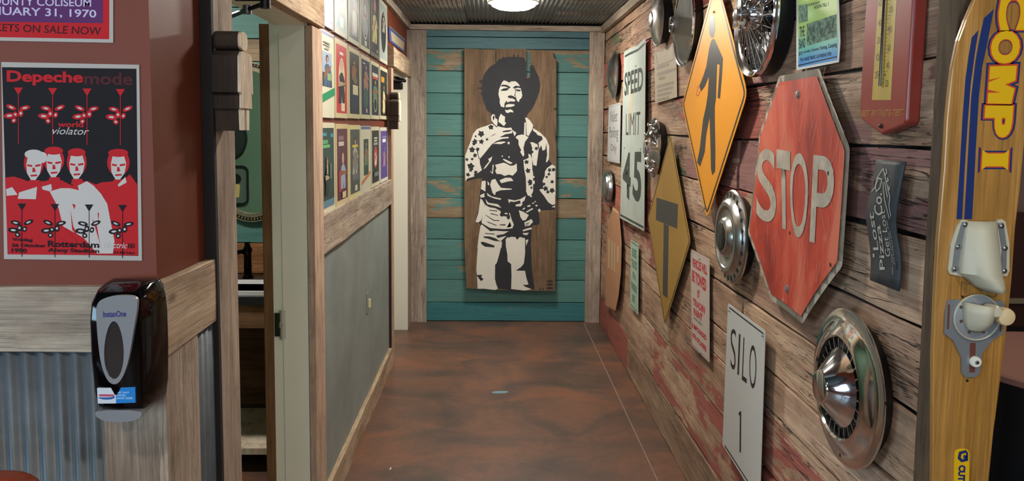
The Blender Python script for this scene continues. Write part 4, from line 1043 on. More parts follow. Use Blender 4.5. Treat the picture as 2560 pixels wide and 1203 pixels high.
for ri, (za, zb) in enumerate(rows_):
    for ci, (ya_, yb_) in enumerate(cols_):
        bo, gr, lab, shp = CARDS[ri][ci]
        if ri == 0: zb_, za_ = zb, za - .002 * ci
        else: zb_, za_ = zb - .004 * ci, za + .002 * ci
        r = empty('handbill', frame((X_CARD, ya_, za_), U_L)); w_, h_ = yb_ - ya_, zb_ - za_
        MB().box(0, w_, 0, h_, -.0105, 0).build('card', col(bo), r)
        mx_, my_ = (.0, .0) if bo == gr else (.022, .022)
        if bo != gr: MB().flat([(mx_, my_), (w_ - mx_ * .9, my_), (w_ - mx_ * .9, h_ - my_), (mx_, h_ - my_)], .0006).build('print', col(gr), r, normals=False)
        gw, gh = w_ - 2 * mx_, h_ - 2 * my_
        for n_, (cc, kd, x, y, ww, hh) in enumerate(shp):
            if kd == 'r': pts = [(x, y), (x + ww, y), (x + ww, y + hh), (x, y + hh)]
            elif kd == 'o': pts = ell(x + ww / 2, y + hh / 2, ww / 2, hh / 2, 24)
            elif kd == 'd': pts = [(x, y), (x + ww, y + .12), (x + ww, y + .12 + hh), (x, y + hh)]
            else:
                random.seed(ri * 31 + ci * 7 + n_); jit = lambda v_: v_ + random.uniform(-.04, .04) * ww
                tor = [(-.5, 0), (-.42, .25), (-.55, .38), (-.30, .42), (-.40, .60), (-.14, .70), (.14, .70), (.42, .58), (.62, .40), (.34, .42), (.46, .22), (.38, 0), (.08, 0), (.02, .2), (-.06, 0)]
                pts = [(jit(x + a * ww), y + b_ * hh) for a, b_ in tor]
                lum = sum(int(cc[i:i + 2], 16) for i in (0, 2, 4)) / 3
                hz = .0012 + .0006 * n_ + .0003
                for nm_, hc, ex_ in (('printed_hair', '1d1818' if lum > 70 else '7a5c40', (0, .86, .19, .15)), ('printed_face', 'b48a72', (.02, .83, .12, .11))):
                    MB().flat([(mx_ + p[0] * gw, my_ + p[1] * gh) for p in ell(x + ex_[0] * ww, y + ex_[1] * hh, ex_[2] * ww, ex_[3] * hh * .8, 14)], hz).build(nm_, col(hc), r, normals=False); hz += .0001
                aa = random.uniform(-.8, .9); cx1, cy1 = x, y + .42 * hh; dx, dy = .55 * ww * math.cos(aa), .25 * hh * math.sin(aa) + .04
                MB().flat([(mx_ + p[0] * gw, my_ + p[1] * gh) for p in ((cx1 - dx, cy1 - dy - .01), (cx1 + dx, cy1 + dy - .01), (cx1 + dx, cy1 + dy + .015), (cx1 - dx * .3, cy1 + .05), (cx1 - dx, cy1 - dy + .05))], hz).build('printed_instrument', col('8c5a3a' if lum > 70 else 'a89878'), r, normals=False)
            MB().flat([(mx_ + p[0] * gw, my_ + p[1] * gh) for p in pts], .0012 + .0006 * n_).build('printed_shape', col(cc), r, normals=False)
        tag(r, lab, 'poster', 'rows of handbills on the left wall')

# ------------------------------------------------------------------ signs on the right wall
def roundpoly(pts, r, n=3):
    out = []
    for i in range(len(pts)):
        a, p, b2 = Vector(pts[i - 1]), Vector(pts[i]), Vector(pts[(i + 1) % len(pts)])
        d0 = (a - p).normalized(); d1 = (b2 - p).normalized()
        A = p + d0 * r; B = p + d1 * r
        for k in range(n + 1):
            t = k / n; out.append(tuple(A * (1 - t) ** 2 + p * 2 * t * (1 - t) + B * t * t))
    return out


def sign(name, corners, off, mat, lab, r=.02, cat='sign', th=.002, keep=False):
    cx_ = sum(p[0] for p in corners) / len(corners); cy_ = sum(p[1] for p in corners) / len(corners)
    o = empty(name, on_right(cx_, cy_, off)); L = mapper(o)
    q = L(*corners)
    if r: q = roundpoly(q, r)
    MB().prism(q, -th, 0).build('sign_face', mat, o)
    tag(o, lab, cat); return o, L, q


def bolt(parent, L, x, y, r=.006, mat=ALU_BACK, z=0.0):
    p = L((x, y))[0]
    return MB().lathe([(r * 1.5, 0), (r * 1.5, .0015), (r, .0016), (r, .005), (r * .6, .0062), (0, .0064)], 12, c=(p[0], p[1], z)).build('bolt', mat, parent, smooth=True)


S_WHITE = plain('aged_reflective_white', 'b4bcb2', .42, col2='a3ada6', scale=5)
S_GREEN = plain('sign_dark_green_black', '343c36', .5)
# speed limit 45
o, L, q = sign('speed_limit_sign', [(1560, 131), (1574, 121), (1594, 113), (1614, 94), (1610, 578), (1550, 545)], .03, S_WHITE, 'tall pale speed limit 45 sign with a dented top edge', r=.006)
mb = MB()
mb.flat(L((1562, 139), (1575, 131), (1595, 122), (1612, 106), (1612, 112), (1595, 128), (1575, 137), (1562, 144)), .0008)
mb.flat(L((1551, 535), (1609, 566), (1609, 572), (1551, 540)), .0008)
for t_, qd in (('SPEED', ((1562, 182), (1608, 166), (1607, 226), (1561, 241))), ('LIMIT', ((1565, 285), (1601, 279), (1600, 337), (1565, 338)))):
    quad_letters(mb, t_, L(*qd), .001, .025 if t_ == 'SPEED' else .0)
quad_letters(mb, '4', L((1557, 382), (1578, 381), (1576, 506), (1557, 476)), .001, .03); quad_letters(mb, '5', L((1585, 380), (1605, 379), (1602, 517), (1581, 492)), .001, .03)
mb.build('black_lettering', S_GREEN, o, normals=False)
MB().flat(L((1576, 210), (1581, 225), (1580, 300), (1573, 330), (1571, 290), (1575, 250)), .0006).build('rust_streak', plain('rust_streak', 'b0a48c', .7), o, normals=False)
for b_ in ((1590, 165), (1585, 333), (1562, 370), (1602, 373)): bolt(o, L, *b_, r=.004)

# valet parking only
o, L, q = sign('valet_parking_sign', [(1521.5, 264), (1551.5, 256), (1549, 409), (1518, 402)], .02, plain('plain_white_sign', 'b9bab8', .45), 'narrow white valet parking only sign beside the end post', r=.006)
mb = MB(); mb.ribbon(inset(q, .012), .004, .0008, closed=True)
for t_, qd in (('Valet', ((1526, 279), (1544, 275), (1543, 304), (1525, 306))), ('Parking', ((1524, 318), (1546, 315), (1545, 356), (1523, 352))), ('Only', ((1527, 360), (1542, 360), (1541, 386), (1526, 382)))): quad_letters(mb, t_, L(*qd), .001, .0)
mb.build('grey_lettering', plain('faded_grey_lettering', '67666a', .5), o, normals=False)

# beige notice
o, L, q = sign('notice_sign', [(1636, 131), (1690, 104), (1692, 243), (1638, 259)], .012, plain('beige_notice', 'b0a38c', .6), 'beige notice with faded lines of print between the top hubcaps', r=.004)
mb = MB(); p_ = lambda x, y: (1615 + x * .1413, 100 + y * .1413)
mb.ribbon(L(*[p_(*a) for a in ((175, 235), (160, 225), (480, 85), (490, 345), (215, 455), (175, 235))]), .004, .0008)
random.seed(5)
for (xa_, ya_, xb_, yb_, hh) in ((190, 510, 410, 430, 50), (195, 620, 530, 515, 60), (230, 690, 340, 665, 50), (190, 835, 495, 750, 52), (205, 910, 480, 840, 50), (200, 985, 455, 930, 50), (195, 1070, 410, 1020, 48)):
    t = 0
    while t < 1:
        wd = random.uniform(.03, .07); e = min(1, t + wd)
        X0, Y0 = xa_ + (xb_ - xa_) * t, ya_ + (yb_ - ya_) * t; X1, Y1 = xa_ + (xb_ - xa_) * e, ya_ + (yb_ - ya_) * e
        mb.flat(L(*[p_(*a) for a in ((X0, Y0 - hh / 2), (X1, Y1 - hh / 2), (X1, Y1 + hh / 2), (X0, Y0 + hh / 2))]), .0008); t = e + random.uniform(.02, .035)
mb.build('faded_print', plain('faded_print', '887d70', .6), o, normals=False)

# yellow pedestrian sign
S_YEL = plain('warning_yellow', 'cc8404', .45, col2='d08c12', scale=2); S_OLDY = plain('faded_mustard_yellow', 'a07c33', .45, col2='97732c', scale=4)
Z4 = lambda x, y: (1480 + x * .3324, y * .3324); Z5 = lambda x, y: (1480 + x * .3491, 380 + y * .3491)
o, L, q = sign('pedestrian_crossing_sign', [(1790, -60), (1869, 233), (1767, 550), (1705, 261)], .04, S_YEL, 'large bright yellow diamond sign with a black walking figure', r=.045)
mb = MB(); mb.ribbon(inset(q, .019), .011, .001, closed=True)
mb.flat(L(*[Z4(*a) for a in ell(903, 197, 24, 88, 24)]), .001)
mb.flat(L(*([Z4(*a) for a in ((913, 290), (925, 300), (945, 345), (986, 440), (976, 600), (963, 745), (945, 735), (953, 610), (960, 488), (942, 482), (938, 600), (933, 740), (924, 800), (924, 900))] + [Z5(*a) for a in ((884, 0), (882, 140), (862, 168), (852, 120), (850, 0))] + [Z4(*a) for a in ((885, 885), (860, 1010))] + [Z5(*a) for a in ((808, 0), (775, 105), (752, 75), (768, 0))] + [Z4(*a) for a in ((812, 1110), (835, 900), (858, 800), (872, 700), (880, 575), (850, 650), (822, 688), (806, 650), (838, 570), (860, 500), (880, 370), (895, 310))])), .001)
mb.build('black_symbol', plain('faded_sign_black', '2c2d2b', .4), o, normals=False)
MB().ribbon(L(*[Z4(*a) for a in ((815, 660), (797, 650), (785, 715), (800, 720), (815, 680))]), .004, .0014).build('red_scratch', plain('red_scratch', 'b8583a', .5), o, normals=False)
for b_ in ((1786, 30), (1762, 520)): bolt(o, L, *b_, r=.004)

# old T-junction sign
o, L, q = sign('dead_end_sign', [(1676, 335), (1726, 604), (1662, 815), (1619, 546)], .035, S_OLDY, 'old mustard diamond sign with a black T symbol', r=.03)
mb = MB(); mb.ribbon(inset(q, .012), .006, .001, closed=True)
mb.flat(L(*[Z5(*a) for a in ((462, 327), (617, 375), (610, 550), (458, 487))]), .001); mb.flat(L(*[Z5(*a) for a in ((514, 512), (550, 528), (541, 1050), (507, 1022))]), .001)
mb.build('black_symbol', plain('weathered_sign_black', '3a3b38', .5), o, normals=False)

# stop sign, bent and scratched
Z7 = lambda x, y: (1820 + x * .3325, y * .3325); Z8 = lambda x, y: (1820 + x * .349, 380 + y * .349)
S_RED, nt, b = nodes('faded_scratched_red')
tc = N(nt, 'ShaderNodeTexCoord')
base = noise_ramp(5, [(.34, lin('86251a')), (.5, lin('b53e2b')), (.66, lin('c96a50'))], 7, 1.1, .4, .6)
scr = noise_ramp(14, [(.60, (0, 0, 0, 1)), (.68, (1, 1, 1, 1))], 9, 2.2, .5, .8, .8)
mx = N(nt, 'ShaderNodeMix', data_type='RGBA'); mx.inputs[7].default_value = lin('b08a78'); nt.links.new(scr, mx.inputs[0]); nt.links.new(base, mx.inputs[6])
nt.links.new(mx.outputs[2], b.inputs['Base Color']); b.inputs['Roughness'].default_value = .5
S_BONE = plain('aged_bone_white', 'b3a999', .5, col2='948a78', scale=14)
oct_px = [(1944, 190), (2049, 171), (2124, 370), (2108, 667), (2014, 810), (1921, 750), (1873, 582), (1897, 335)]
o = empty('stop_sign', on_right(1998, 490, .035)); L = mapper(o)
def bend(x, y):
    t = min(1, max(0, (.15 - y) / .35)); return .010 * math.sin(x * 9) * (.3 + .7 * t * t * (3 - 2 * t)) + .014 * max(0, -y - .1)
def bent_sheet(pts, z0, z1, cell=.035):
    """cuts the outline into a grid so that it can be bent"""
    bm = bmesh.new(); vs = [bm.verts.new((p[0], p[1], 0)) for p in pts]; bm.faces.new(vs)
    xs = [p[0] for p in pts]; ys = [p[1] for p in pts]
    for ax, lo, hi in ((0, min(xs), max(xs)), (1, min(ys), max(ys))):
        k = int((hi - lo) / cell)
        for i in range(1, k):
            co = [0, 0, 0]; no = [0, 0, 0]; co[ax] = lo + (hi - lo) * i / k; no[ax] = 1
            bmesh.ops.bisect_plane(bm, geom=bm.verts[:] + bm.edges[:] + bm.faces[:], plane_co=co, plane_no=no)
    if z1 > z0 + 1e-5:
        ex = bmesh.ops.extrude_face_region(bm, geom=bm.faces[:])
        for v in [g for g in ex['geom'] if isinstance(g, bmesh.types.BMVert)]: v.co.z = z1
        for v in bm.verts:
            if v.co.z == 0: v.co.z = z0
    else:
        for v in bm.verts: v.co.z = z1
    for v in bm.verts: v.co.z += bend(v.co.x, v.co.y)
    mb = MB(); mb.bm = bm; return mb
def cut_up(bm, cell=.035):
    for ax in (0, 1):
        for i in range(-12, 13):
            co = [0, 0, 0]; no = [0, 0, 0]; co[ax] = cell * i; no[ax] = 1
            bmesh.ops.bisect_plane(bm, geom=bm.verts[:] + bm.edges[:] + bm.faces[:], plane_co=co, plane_no=no)
qo = roundpoly(L(*oct_px), .012)
bent_sheet(qo, -.002, 0).build('white_border', S_BONE, o)
qi = inset(L(*oct_px), .020)
bent_sheet(qi, .0012, .0012).build('red_field', S_RED, o, smooth=True)
mb = MB()
for t_, qd in (('S', ((1896, 371), (1939, 374), (1936, 560), (1892, 549))), ('T', ((1941, 373), (1976, 379), (1974, 578), (1939, 568))), ('O', ((1975, 380), (2027, 386), (2024, 600), (1974, 588))), ('P', ((2038, 387), (2092, 394), (2088, 620), (2033, 604)))):
    quad_letters(mb, t_, L(*qd), .0026, .05 if t_ == 'T' else .0 if t_ == 'O' else .012, 0, 10)
cut_up(mb.bm)
for v in mb.bm.verts: v.co.z += bend(v.co.x, v.co.y)
mb.build('lettering', S_BONE, o, normals=False)
for b_ in (Z7(527, 712), Z8(420, 980)): 
    p = L(b_)[0]; bo_ = bolt(o, L, *b_, r=.009, mat=plain('steel_bolt', '8c8a86', .4, .5), z=bend(*p) + .001)
for b_ in (Z8(735, 152), Z8(763, 808), Z8(437, 580)):
    p = L(b_)[0]; MB().flat(ell(p[0], p[1], .004, .006, 10), bend(*p) + .0034).build('bolt_hole', BLACK, o, normals=False)
mb = MB(); random.seed(11)
for k in range(90):
    x, y = random.uniform(-.3, .3), random.uniform(-.33, .33)
    if not -.30 < x + y * .1 < .30 or abs(x) + abs(y) > .45: continue
    a_ = random.uniform(.9, 2.2); l_ = random.uniform(.02, .08)
    mb.ribbon([(x, y), (x + l_ * .5 * math.cos(a_) + .004, y + l_ * .5 * math.sin(a_)), (x + l_ * math.cos(a_), y + l_ * math.sin(a_))], .0012, .0030)
for v in mb.bm.verts: v.co.z += bend(v.co.x, v.co.y)
mb.build('scratches', plain('pale_scratches', 'b58a7c', .6), o, normals=False)
tag(o, 'large faded red stop sign with a bent bone white border', 'sign')

# towing notice
o, L, q = sign('towing_sign', [(1726, 622), (1773, 649), (1773, 907), (1729, 864)], .022, plain('towing_white', 'b9ada2', .4), 'narrow white towing warning sign with red lettering', r=.005)
S_PINK = plain('faded_red_lettering', 'b5323f', .45)
T1 = lambda x, y: (1715 + x * .133, 620 + y * .133); T2 = lambda x, y: (1715 + x * .1247, 760 + y * .1247)
mb = MB(); mb.ribbon(inset(q, .008), .0025, .0008, closed=True)
for t_, fn, qd in (('VEHICLES WILL', T1, ((112, 178), (400, 335), (398, 520), (115, 345))), ('BE TOWED', T1, ((112, 398), (385, 590), (380, 835), (112, 620))), ('BY', T1, ((215, 780), (262, 805), (260, 955), (215, 930))), ('TRADIN', T1, ((130, 935), (362, 1110), (350, 1250), (135, 1065))), ('PAINT', T2, ((155, 75), (335, 210), (320, 360), (155, 215))),
                   ('& IMPOUNDED', T2, ((120, 360), (410, 640), (408, 750), (120, 460))), ('870-572-0096', T2, ((130, 565), (412, 850), (408, 985), (135, 665)))):
    quad_letters(mb, t_, L(*[fn(*a) for a in qd]), .001, .045)
mb.build('red_lettering', S_PINK, o, normals=False)
quad_letters(MB(), 'TOWING SERVICE', L(*[T2(*a) for a in ((150, 245), (328, 400), (322, 455), (150, 290))]), .001, .02).build('grey_lettering', plain('grey_small_lettering', '7d7a78', .5), o, normals=False)
for b_ in (T1(265, 205), T2(300, 975)): bolt(o, L, *b_, r=.0035)

# small green parking sign
o, L, q = sign('parking_sign', [(1577, 599), (1596, 612), (1595, 787), (1575, 765)], .02, plain('pale_green_sign', 'a6b8a6', .45), 'small pale green sign with five green words near the floor end', r=.004)
G1 = lambda x, y: (1560 + x * .1663, 590 + y * .1663)
mb = MB(); mb.flat(L(*[G1(*a) for a in ((108, 72), (210, 150), (210, 170), (108, 95))]), .0008); mb.flat(L(*[G1(*a) for a in ((97, 1020), (195, 1130), (195, 1145), (97, 1035))]), .0008)
for t_, qd in (('BUSES', ((125, 175), (190, 215), (190, 350), (125, 310))), ('TRUCKS', ((112, 335), (195, 400), (195, 525), (112, 460))), ('RVs', ((130, 530), (175, 570), (175, 680), (130, 635))), ('PARKING', ((110, 670), (192, 770), (192, 885), (110, 790))), ('ONLY', ((120, 865), (170, 905), (170, 1025), (120, 980)))): quad_letters(mb, t_, L(*[G1(*a) for a in qd]), .001, .03)
mb.build('green_lettering', plain('sign_green_ink', '4c7c66', .5), o, normals=False)

# faded orange sign
O1 = lambda x, y: (1500 + x * .2414, 500 + y * .2411)
pts_o = [(135, 75), (195, 125), (205, 250), (222, 450), (215, 760), (190, 1000), (158, 1150), (60, 1090), (55, 1000), (60, 600), (75, 330), (105, 170)]
o, L, q = sign('faded_octagon_sign', [O1(*a) for a in pts_o], .03, plain('sun_faded_orange', 'b3835e', .6, col2='a8795a', scale=7), 'sun faded orange sign with a curled edge by the end post', r=.01)
mb = MB()
for x0, x1, y0, y1 in ((85, 105, 400, 700), (118, 134, 420, 720), (146, 158, 440, 745), (176, 196, 475, 640)): mb.flat(L(*[O1(*a) for a in ((x0, y0), (x1, y0 + 10), (x1 - 3, y1 + 10), (x0 - 3, y1))]), .001)
mb.build('pale_lettering', plain('pale_faded_lettering', 'b9a07c', .6), o, normals=False)
MB().flat(L(*[O1(*a) for a in ((133, 72), (192, 122), (192, 148), (128, 100))]), .0012).build('pale_tip', plain('pale_tip', 'c2ab7a', .6), o, normals=False)

# silo 1
o, L, q = sign('silo_sign', [(1820, 758), (1913, 828), (1899, 1262), (1806, 1112)], .03, plain('clean_white_sign', 'b9bcb8', .35), 'clean white silo 1 sign standing lowest on the plank wall', r=.010)
mb = MB(); mb.flat(L((1823, 767), (1909, 833), (1909, 837), (1823, 771)), .0008); mb.flat(L((1812, 1112), (1898, 1246), (1898, 1250), (1812, 1117)), .0008)
Z6 = lambda x, y: (1480 + x * .3515, 780 + y * .3515)
for t_, qd in (('S', ((987, 115), (1027, 128), (1020, 425), (985, 395))), ('I', ((1046, 155), (1057, 160), (1045, 450), (1034, 445))), ('L', ((1078, 180), (1108, 198), (1100, 510), (1066, 482))), ('O', ((1122, 222), (1172, 250), (1166, 562), (1118, 530))), ):
    quad_letters(mb, t_, L(*[Z6(*a) for a in qd]), .001, -.008)
mb.flat(L(*[Z6(*a) for a in ((1046, 712), (1062, 706), (1060, 1003), (1049, 995), (1052, 738), (1043, 735))]), .001)
mb.build('black_lettering', SIGN_BLACK, o, normals=False)
for b_ in ((1824, 777), (1908, 840)): bolt(o, L, *b_, r=.003)

# festival poster
M1 = lambda x, y: (1960 + x * .1497, y * .1497)
o = empty('festival_poster', on_right(2045, 20, .02)); L = mapper(o)
MB().prism(L(M1(200, -900), M1(905, -1080), M1(912, 0), M1(938, 700), M1(912, 1040), M1(560, 1110), M1(206, 1175)), -.0012, 0).build('sheet', plain('poster_white', 'c4c4c0', .35), o)
m, nt, b = nodes('green_to_blue_print'); tc = N(nt, 'ShaderNodeTexCoord'); sx_ = N(nt, 'ShaderNodeSeparateXYZ'); cr = N(nt, 'ShaderNodeValToRGB')
nt.links.new(tc.outputs['Object'], sx_.inputs[0])
mr_ = N(nt, 'ShaderNodeMapRange'); yb_, yt_ = L(M1(500, 1120))[0][1], L(M1(500, 0))[0][1]
mr_.inputs[1].default_value = yb_; mr_.inputs[2].default_value = yt_
nt.links.new(sx_.outputs[1], mr_.inputs[0]); nt.links.new(mr_.outputs[0], cr.inputs[0])
e = cr.color_ramp.elements; e[0].position = .12; e[0].color = lin('4a8ec6'); e[1].position = .62; e[1].color = lin('9ab867')
k2 = e.new(.32); k2.color = lin('6fb2a0')
nt.links.new(cr.outputs[0], b.inputs['Base Color']); b.inputs['Roughness'].default_value = .25
MB().flat(L(M1(228, -850), M1(890, -1020), M1(893, 0), M1(905, 700), M1(890, 1000), M1(240, 1130)), .0006).build('colour_field', m, o, normals=False)
mb = MB()
for t_, qd in (('THE', ((262, 450), (345, 430), (345, 605), (262, 625))), ('BAND', ((255, 655), (360, 632), (360, 790), (258, 820))), ('$10', ((250, 865), (306, 852), (306, 925), (252, 942))), ('includes: Concert, Parking, Camping', ((325, 850), (885, 700), (885, 800), (325, 900))), ('THE LARGEST MUSIC GATHERING EVER', ((270, 975), (795, 862), (792, 925), (270, 1030))), ('SUNDAY', ((410, 60), (600, 15), (600, 60), (410, 105))), ('NOON TILL ?', ((508, 100), (748, 35), (745, 95), (508, 155)))):
    quad_letters(mb, t_, L(*[M1(*a) for a in qd]), .0012, .02)
mb.flat(L(*[M1(*a) for a in ((240, 1085), (888, 935), (888, 955), (240, 1105))]), .0012)
mb.build('dark_lettering', plain('poster_dark_ink', '1d2a38', .4), o, normals=False)
for qd in (((380, 400), (880, 235), (882, 620), (382, 770)), ((245, 90), (400, 60), (400, 350), (250, 390))):
    MB().flat(L(*[M1(*a) for a in qd]), .0009).build('photo', plain('poster_photo_green', '6f9078', .4, col2='33473e', scale=70), o, normals=False)
mb = MB(); 
random.seed(21)
for i in range(26):
    x = random.uniform(400, 865); y = 690 - (x - 380) * .3 - random.uniform(0, 230); h_ = random.uniform(22, 45)
    mb.flat(L(*[M1(*a) for a in ell(x, y, h_ * .45, h_, 9, random.uniform(-.5, .5))]), .0015 + i * .00004)
    if i % 2: mb.flat(L(*[M1(*a) for a in ell(x + 3, y - h_ - 10, 11, 15, 8)]), .0015 + i * .00004)
mb.build('printed_people', plain('poster_photo_dark', '3a5048', .4), o, normals=False)
tag(o, 'green and blue music festival poster above the stop sign', 'poster')

# big red thermometer
th_ = empty('wall_thermometer', on_right(2225, 120, .035)); L = mapper(th_)
T8 = lambda x, y: (2120 + x * .2825, y * .2826)
tp = [T8(158, 0), T8(130, 400), T8(100, 960), T8(108, 1055), T8(290, 1192), T8(490, 1110), T8(512, 1075), T8(545, 560), T8(578, 0), T8(600, -500), T8(560, -640), T8(200, -600), T8(178, -450)]
o = MB().prism(L(*tp), -.032, 0).build('body', plain('worn_red_enamel', '8f2d26', .32, col2='8a3a30', scale=9), th_)
md = o.modifiers.new('bevel', 'BEVEL'); md.width = .006; md.segments = 3; md.limit_method = 'ANGLE'
MB().flat(L(*[T8(*a) for a in ((285, -400), (460, -430), (432, 0), (405, 450), (380, 885), (212, 885), (240, 450), (268, 0))]), .0006).build('scale_plate', plain('scale_yellow', 'b79a38', .45, col2='a98f3c', scale=12), th_, normals=False)
a0, a1 = L(T8(352, -380), T8(296, 762))
MB().tube([(a0[0], a0[1], .004), (a1[0], a1[1], .004)], .0028, 8).build('tube', plain('dark_red_fluid', '2a0a0c', .15), th_, smooth=True)
mb = MB()
for k in range(34):
    y = -360 + k * 33; x = 350 - (y) * .072
    ww = 26 if k % 5 else 46
    for s in (-1, 1):
        mb.flat(L(*[T8(x + s * 9, y), T8(x + s * ww, y), T8(x + s * ww, y + 4), T8(x + s * 9, y + 4)]), .0010)
for t_, x, y in (('60', 285, 30), ('100', 385, 85), ('40', 282, 205), ('80', 378, 262), ('20', 272, 358), ('60', 365, 425), ('0', 266, 510), ('40', 355, 580), ('20', 252, 665), ('20', 345, 740)):
    quad_letters(mb, t_, L(T8(x - 14, y - 30), T8(x + 14, y - 34), T8(x + 14, y + 26), T8(x - 14, y + 30)), .0010, .0)
for x, y in ((304, 265), (357, 255), (275, 663), (329, 661)): mb.flat(ell(*L(T8(x, y))[0], .003, .003, 10), .0012)
mb.build('scale_marks', plain('scale_ink', '3a3418', .5), th_, normals=False)
mb = MB(); quad_letters(mb, 'BEST BY TASTE-TEST', L(T8(122, 975), T8(495, 965), T8(490, 1022), T8(118, 1030)), .0008, .01, .2)
mb.build('yellow_lettering', plain('faded_yellow_lettering', 'a5722f', .5), th_, normals=False)
bolt(th_, L, *T8(295, 1115), r=.004, mat=plain('rusty_screw', '4a4038', .5, .6))
tag(th_, 'tall red enamel thermometer with a yellow scale beside the dark post', 'thermometer')

# dark rubber flap with lettering
o = empty('pizza_flap_sign', on_right(2215, 560, .03)); L = mapper(o)
Q1 = lambda x, y: (2140 + x * .299, 380 + y * .2993)
left = [(168, 62), (165, 180), (160, 300), (120, 430), (95, 560), (92, 700), (95, 860), (94, 1070)]; right = [(410, 82), (402, 200), (390, 330), (370, 450), (345, 590), (335, 700), (345, 860), (330, 1165)]
bm = bmesh.new(); rows = []
NL, NR = L(*[Q1(*a) for a in left]), L(*[Q1(*a) for a in right])
def flap_z(y): return .008 * math.sin(y * 19 + .4)
for i in range(len(NL) - 1):
    for t in (0, .33, .66):
        a = [NL[i][k] * (1 - t) + NL[i + 1][k] * t for k in (0, 1)]; b2 = [NR[i][k] * (1 - t) + NR[i + 1][k] * t for k in (0, 1)]
        rows.append((a, b2))
rows.append((NL[-1], NR[-1])); rr_ = []
for a, b2 in rows:
    rr_.append([bm.verts.new((x, y, flap_z(y))) for x, y in [(a[0] + (b2[0] - a[0]) * t, a[1] + (b2[1] - a[1]) * t) for t in (0, .33, .66, 1)]])
rows = rr_
for A, B in zip(rows, rows[1:]):
    for k in range(3): bm.faces.new((B[k], B[k + 1], A[k + 1], A[k]))
mb = MB(); mb.bm = bm; ob = mb.build('flap', plain('grey_black_rubber', '33373a', .6, var=.25, scale=22), o, smooth=True, normals=False)
md = ob.modifiers.new('thick', 'SOLIDIFY'); md.thickness = .004; md.offset = -1
mb = MB()
def up(mb, t_, x0, x1, y0, y1, b_=.0):   # reads upward: text left = bottom
    quad_letters(mb, t_, L(Q1(x0, y1), Q1(x0, y0), Q1(x1, y0), Q1(x1, y1)), .0015, b_)
def on_flap(mb):
    for v in mb.bm.verts: v.co.z += flap_z(v.co.y) + .0004
    return mb
up(mb, 'Lost', 125, 172, 505, 820, .01); up(mb, 'Pizza', 172, 215, 610, 985, .01); up(mb, 'Co.', 180, 250, 345, 530, .01); up(mb, 'Get Lost', 225, 268, 485, 875, .0); up(mb, '-', 118, 132, 850, 880)
up(mb, 'pizza - salads - sandwiches - pasta', 272, 286, 575, 1020); up(mb, 'good food good times', 288, 300, 660, 940)
for q in (((245, 140), (205, 215), (190, 300), (165, 330)), ((245, 140), (262, 180), (320, 380), (310, 450), (320, 540)), ((205, 215), (245, 230), (235, 300), (205, 330), (195, 290), (215, 225)), ((255, 250), (275, 400), (305, 560)), ((268, 140), (280, 170), (268, 200)), ((290, 215), (300, 240), (285, 250)), ((305, 285), (315, 310), (300, 325)), ((270, 250), (300, 380))):
    mb.ribbon(L(*[Q1(*a) for a in q]), .003, .0015)
on_flap(mb).build('pale_lettering', plain('pale_grey_print', 'a9a69a', .6), o, normals=False)
mb = MB()
for q in (((365, 245), (375, 250), (362, 325), (352, 322)), ((318, 915), (325, 915), (318, 990), (311, 985)), ((178, 235), (184, 235), (180, 290), (174, 290))): mb.flat(L(*[Q1(*a) for a in q]), .001)
on_flap(mb).build('slot', BLACK, o, normals=False)
tag(o, 'narrow dark rubber flap with pizza company lettering under the thermometer', 'sign')

# ------------------------------------------------------------------ hubcaps
def hubcap(cx_, cy_, Rm, off, prof, mat, lab, seg=56, extras=None):
    o = empty('hubcap', on_right(cx_, cy_, off))
    MB().lathe([(r * Rm, z) for r, z in prof], seg).build('shell', mat, o, smooth=True)
    MB().lathe([(Rm * .93, -.004), (Rm * .84, -off + .004), (0, -off + .004)], 32).build('backing', BLACK, o, smooth=True)
    if extras: extras(o, Rm)
    tag(o, lab, 'hubcap', 'hubcaps on the plank wall'); return o


def centre(rad, z, h, mat, nm='centre_cap'):
    return lambda o, R: MB().lathe([(rad * R, z - .004), (rad * R, z + h * .6), (rad * R * .85, z + h), (0, z + h * 1.15)], 32).build(nm, mat, o, smooth=True)


def fins(o, R, r0, r1, n, z, mat=CHROME, nm='fin', zt=.004):
    me = None
    for k in range(n):
        if me is None:
            f_ = MB().box(r0 * R, r1 * R, -.002, .002, z, z + zt).build(nm, mat, o); me = f_.data
        else: link_mesh(nm, me, o, Matrix.Rotation(2 * PI * k / n, 4, 'Z'))


hubcap(1646, 50, .138, .05, [(1, 0), (1.0, .004), (.96, .008), (.93, .006), (.88, .012), (.7, .024), (.45, .034), (.3, .038), (.28, .043), (.2, .046), (0, .047)], CHROME_B, 'small domed steel hubcap, farthest of the two along the top')
hubcap(1712, 62, .186, .045, [(1, 0), (1.0, .006), (.96, .010), (.93, .004), (.88, .004), (.82, .008), (.6, .020), (.38, .034), (.26, .044), (.18, .056)], DULL, 'wide grey hubcap with a tall hollow centre cone beside the beige notice', extras=lambda o, R: (MB().lathe([(.17 * R, .054), (.20 * R, .060), (.19 * R, .066), (.15 * R, .062), (.14 * R, .036), (0, .034)], 32).build('cone_rim', CHROME, o, smooth=True), MB().lathe([(1.0 * R, 0), (1.02 * R, .005), (.985 * R, .011), (.955 * R, .009)], 56).build('bright_rim', CHROME, o, smooth=True)))
hubcap(1536, 188, .172, .03, [(1, 0), (1.0, .005), (.95, .009), (.92, .005), (.86, .014), (.6, .038), (.3, .050), (0, .053)], CHROME_B, 'full moon steel hubcap against the end post above the valet sign')
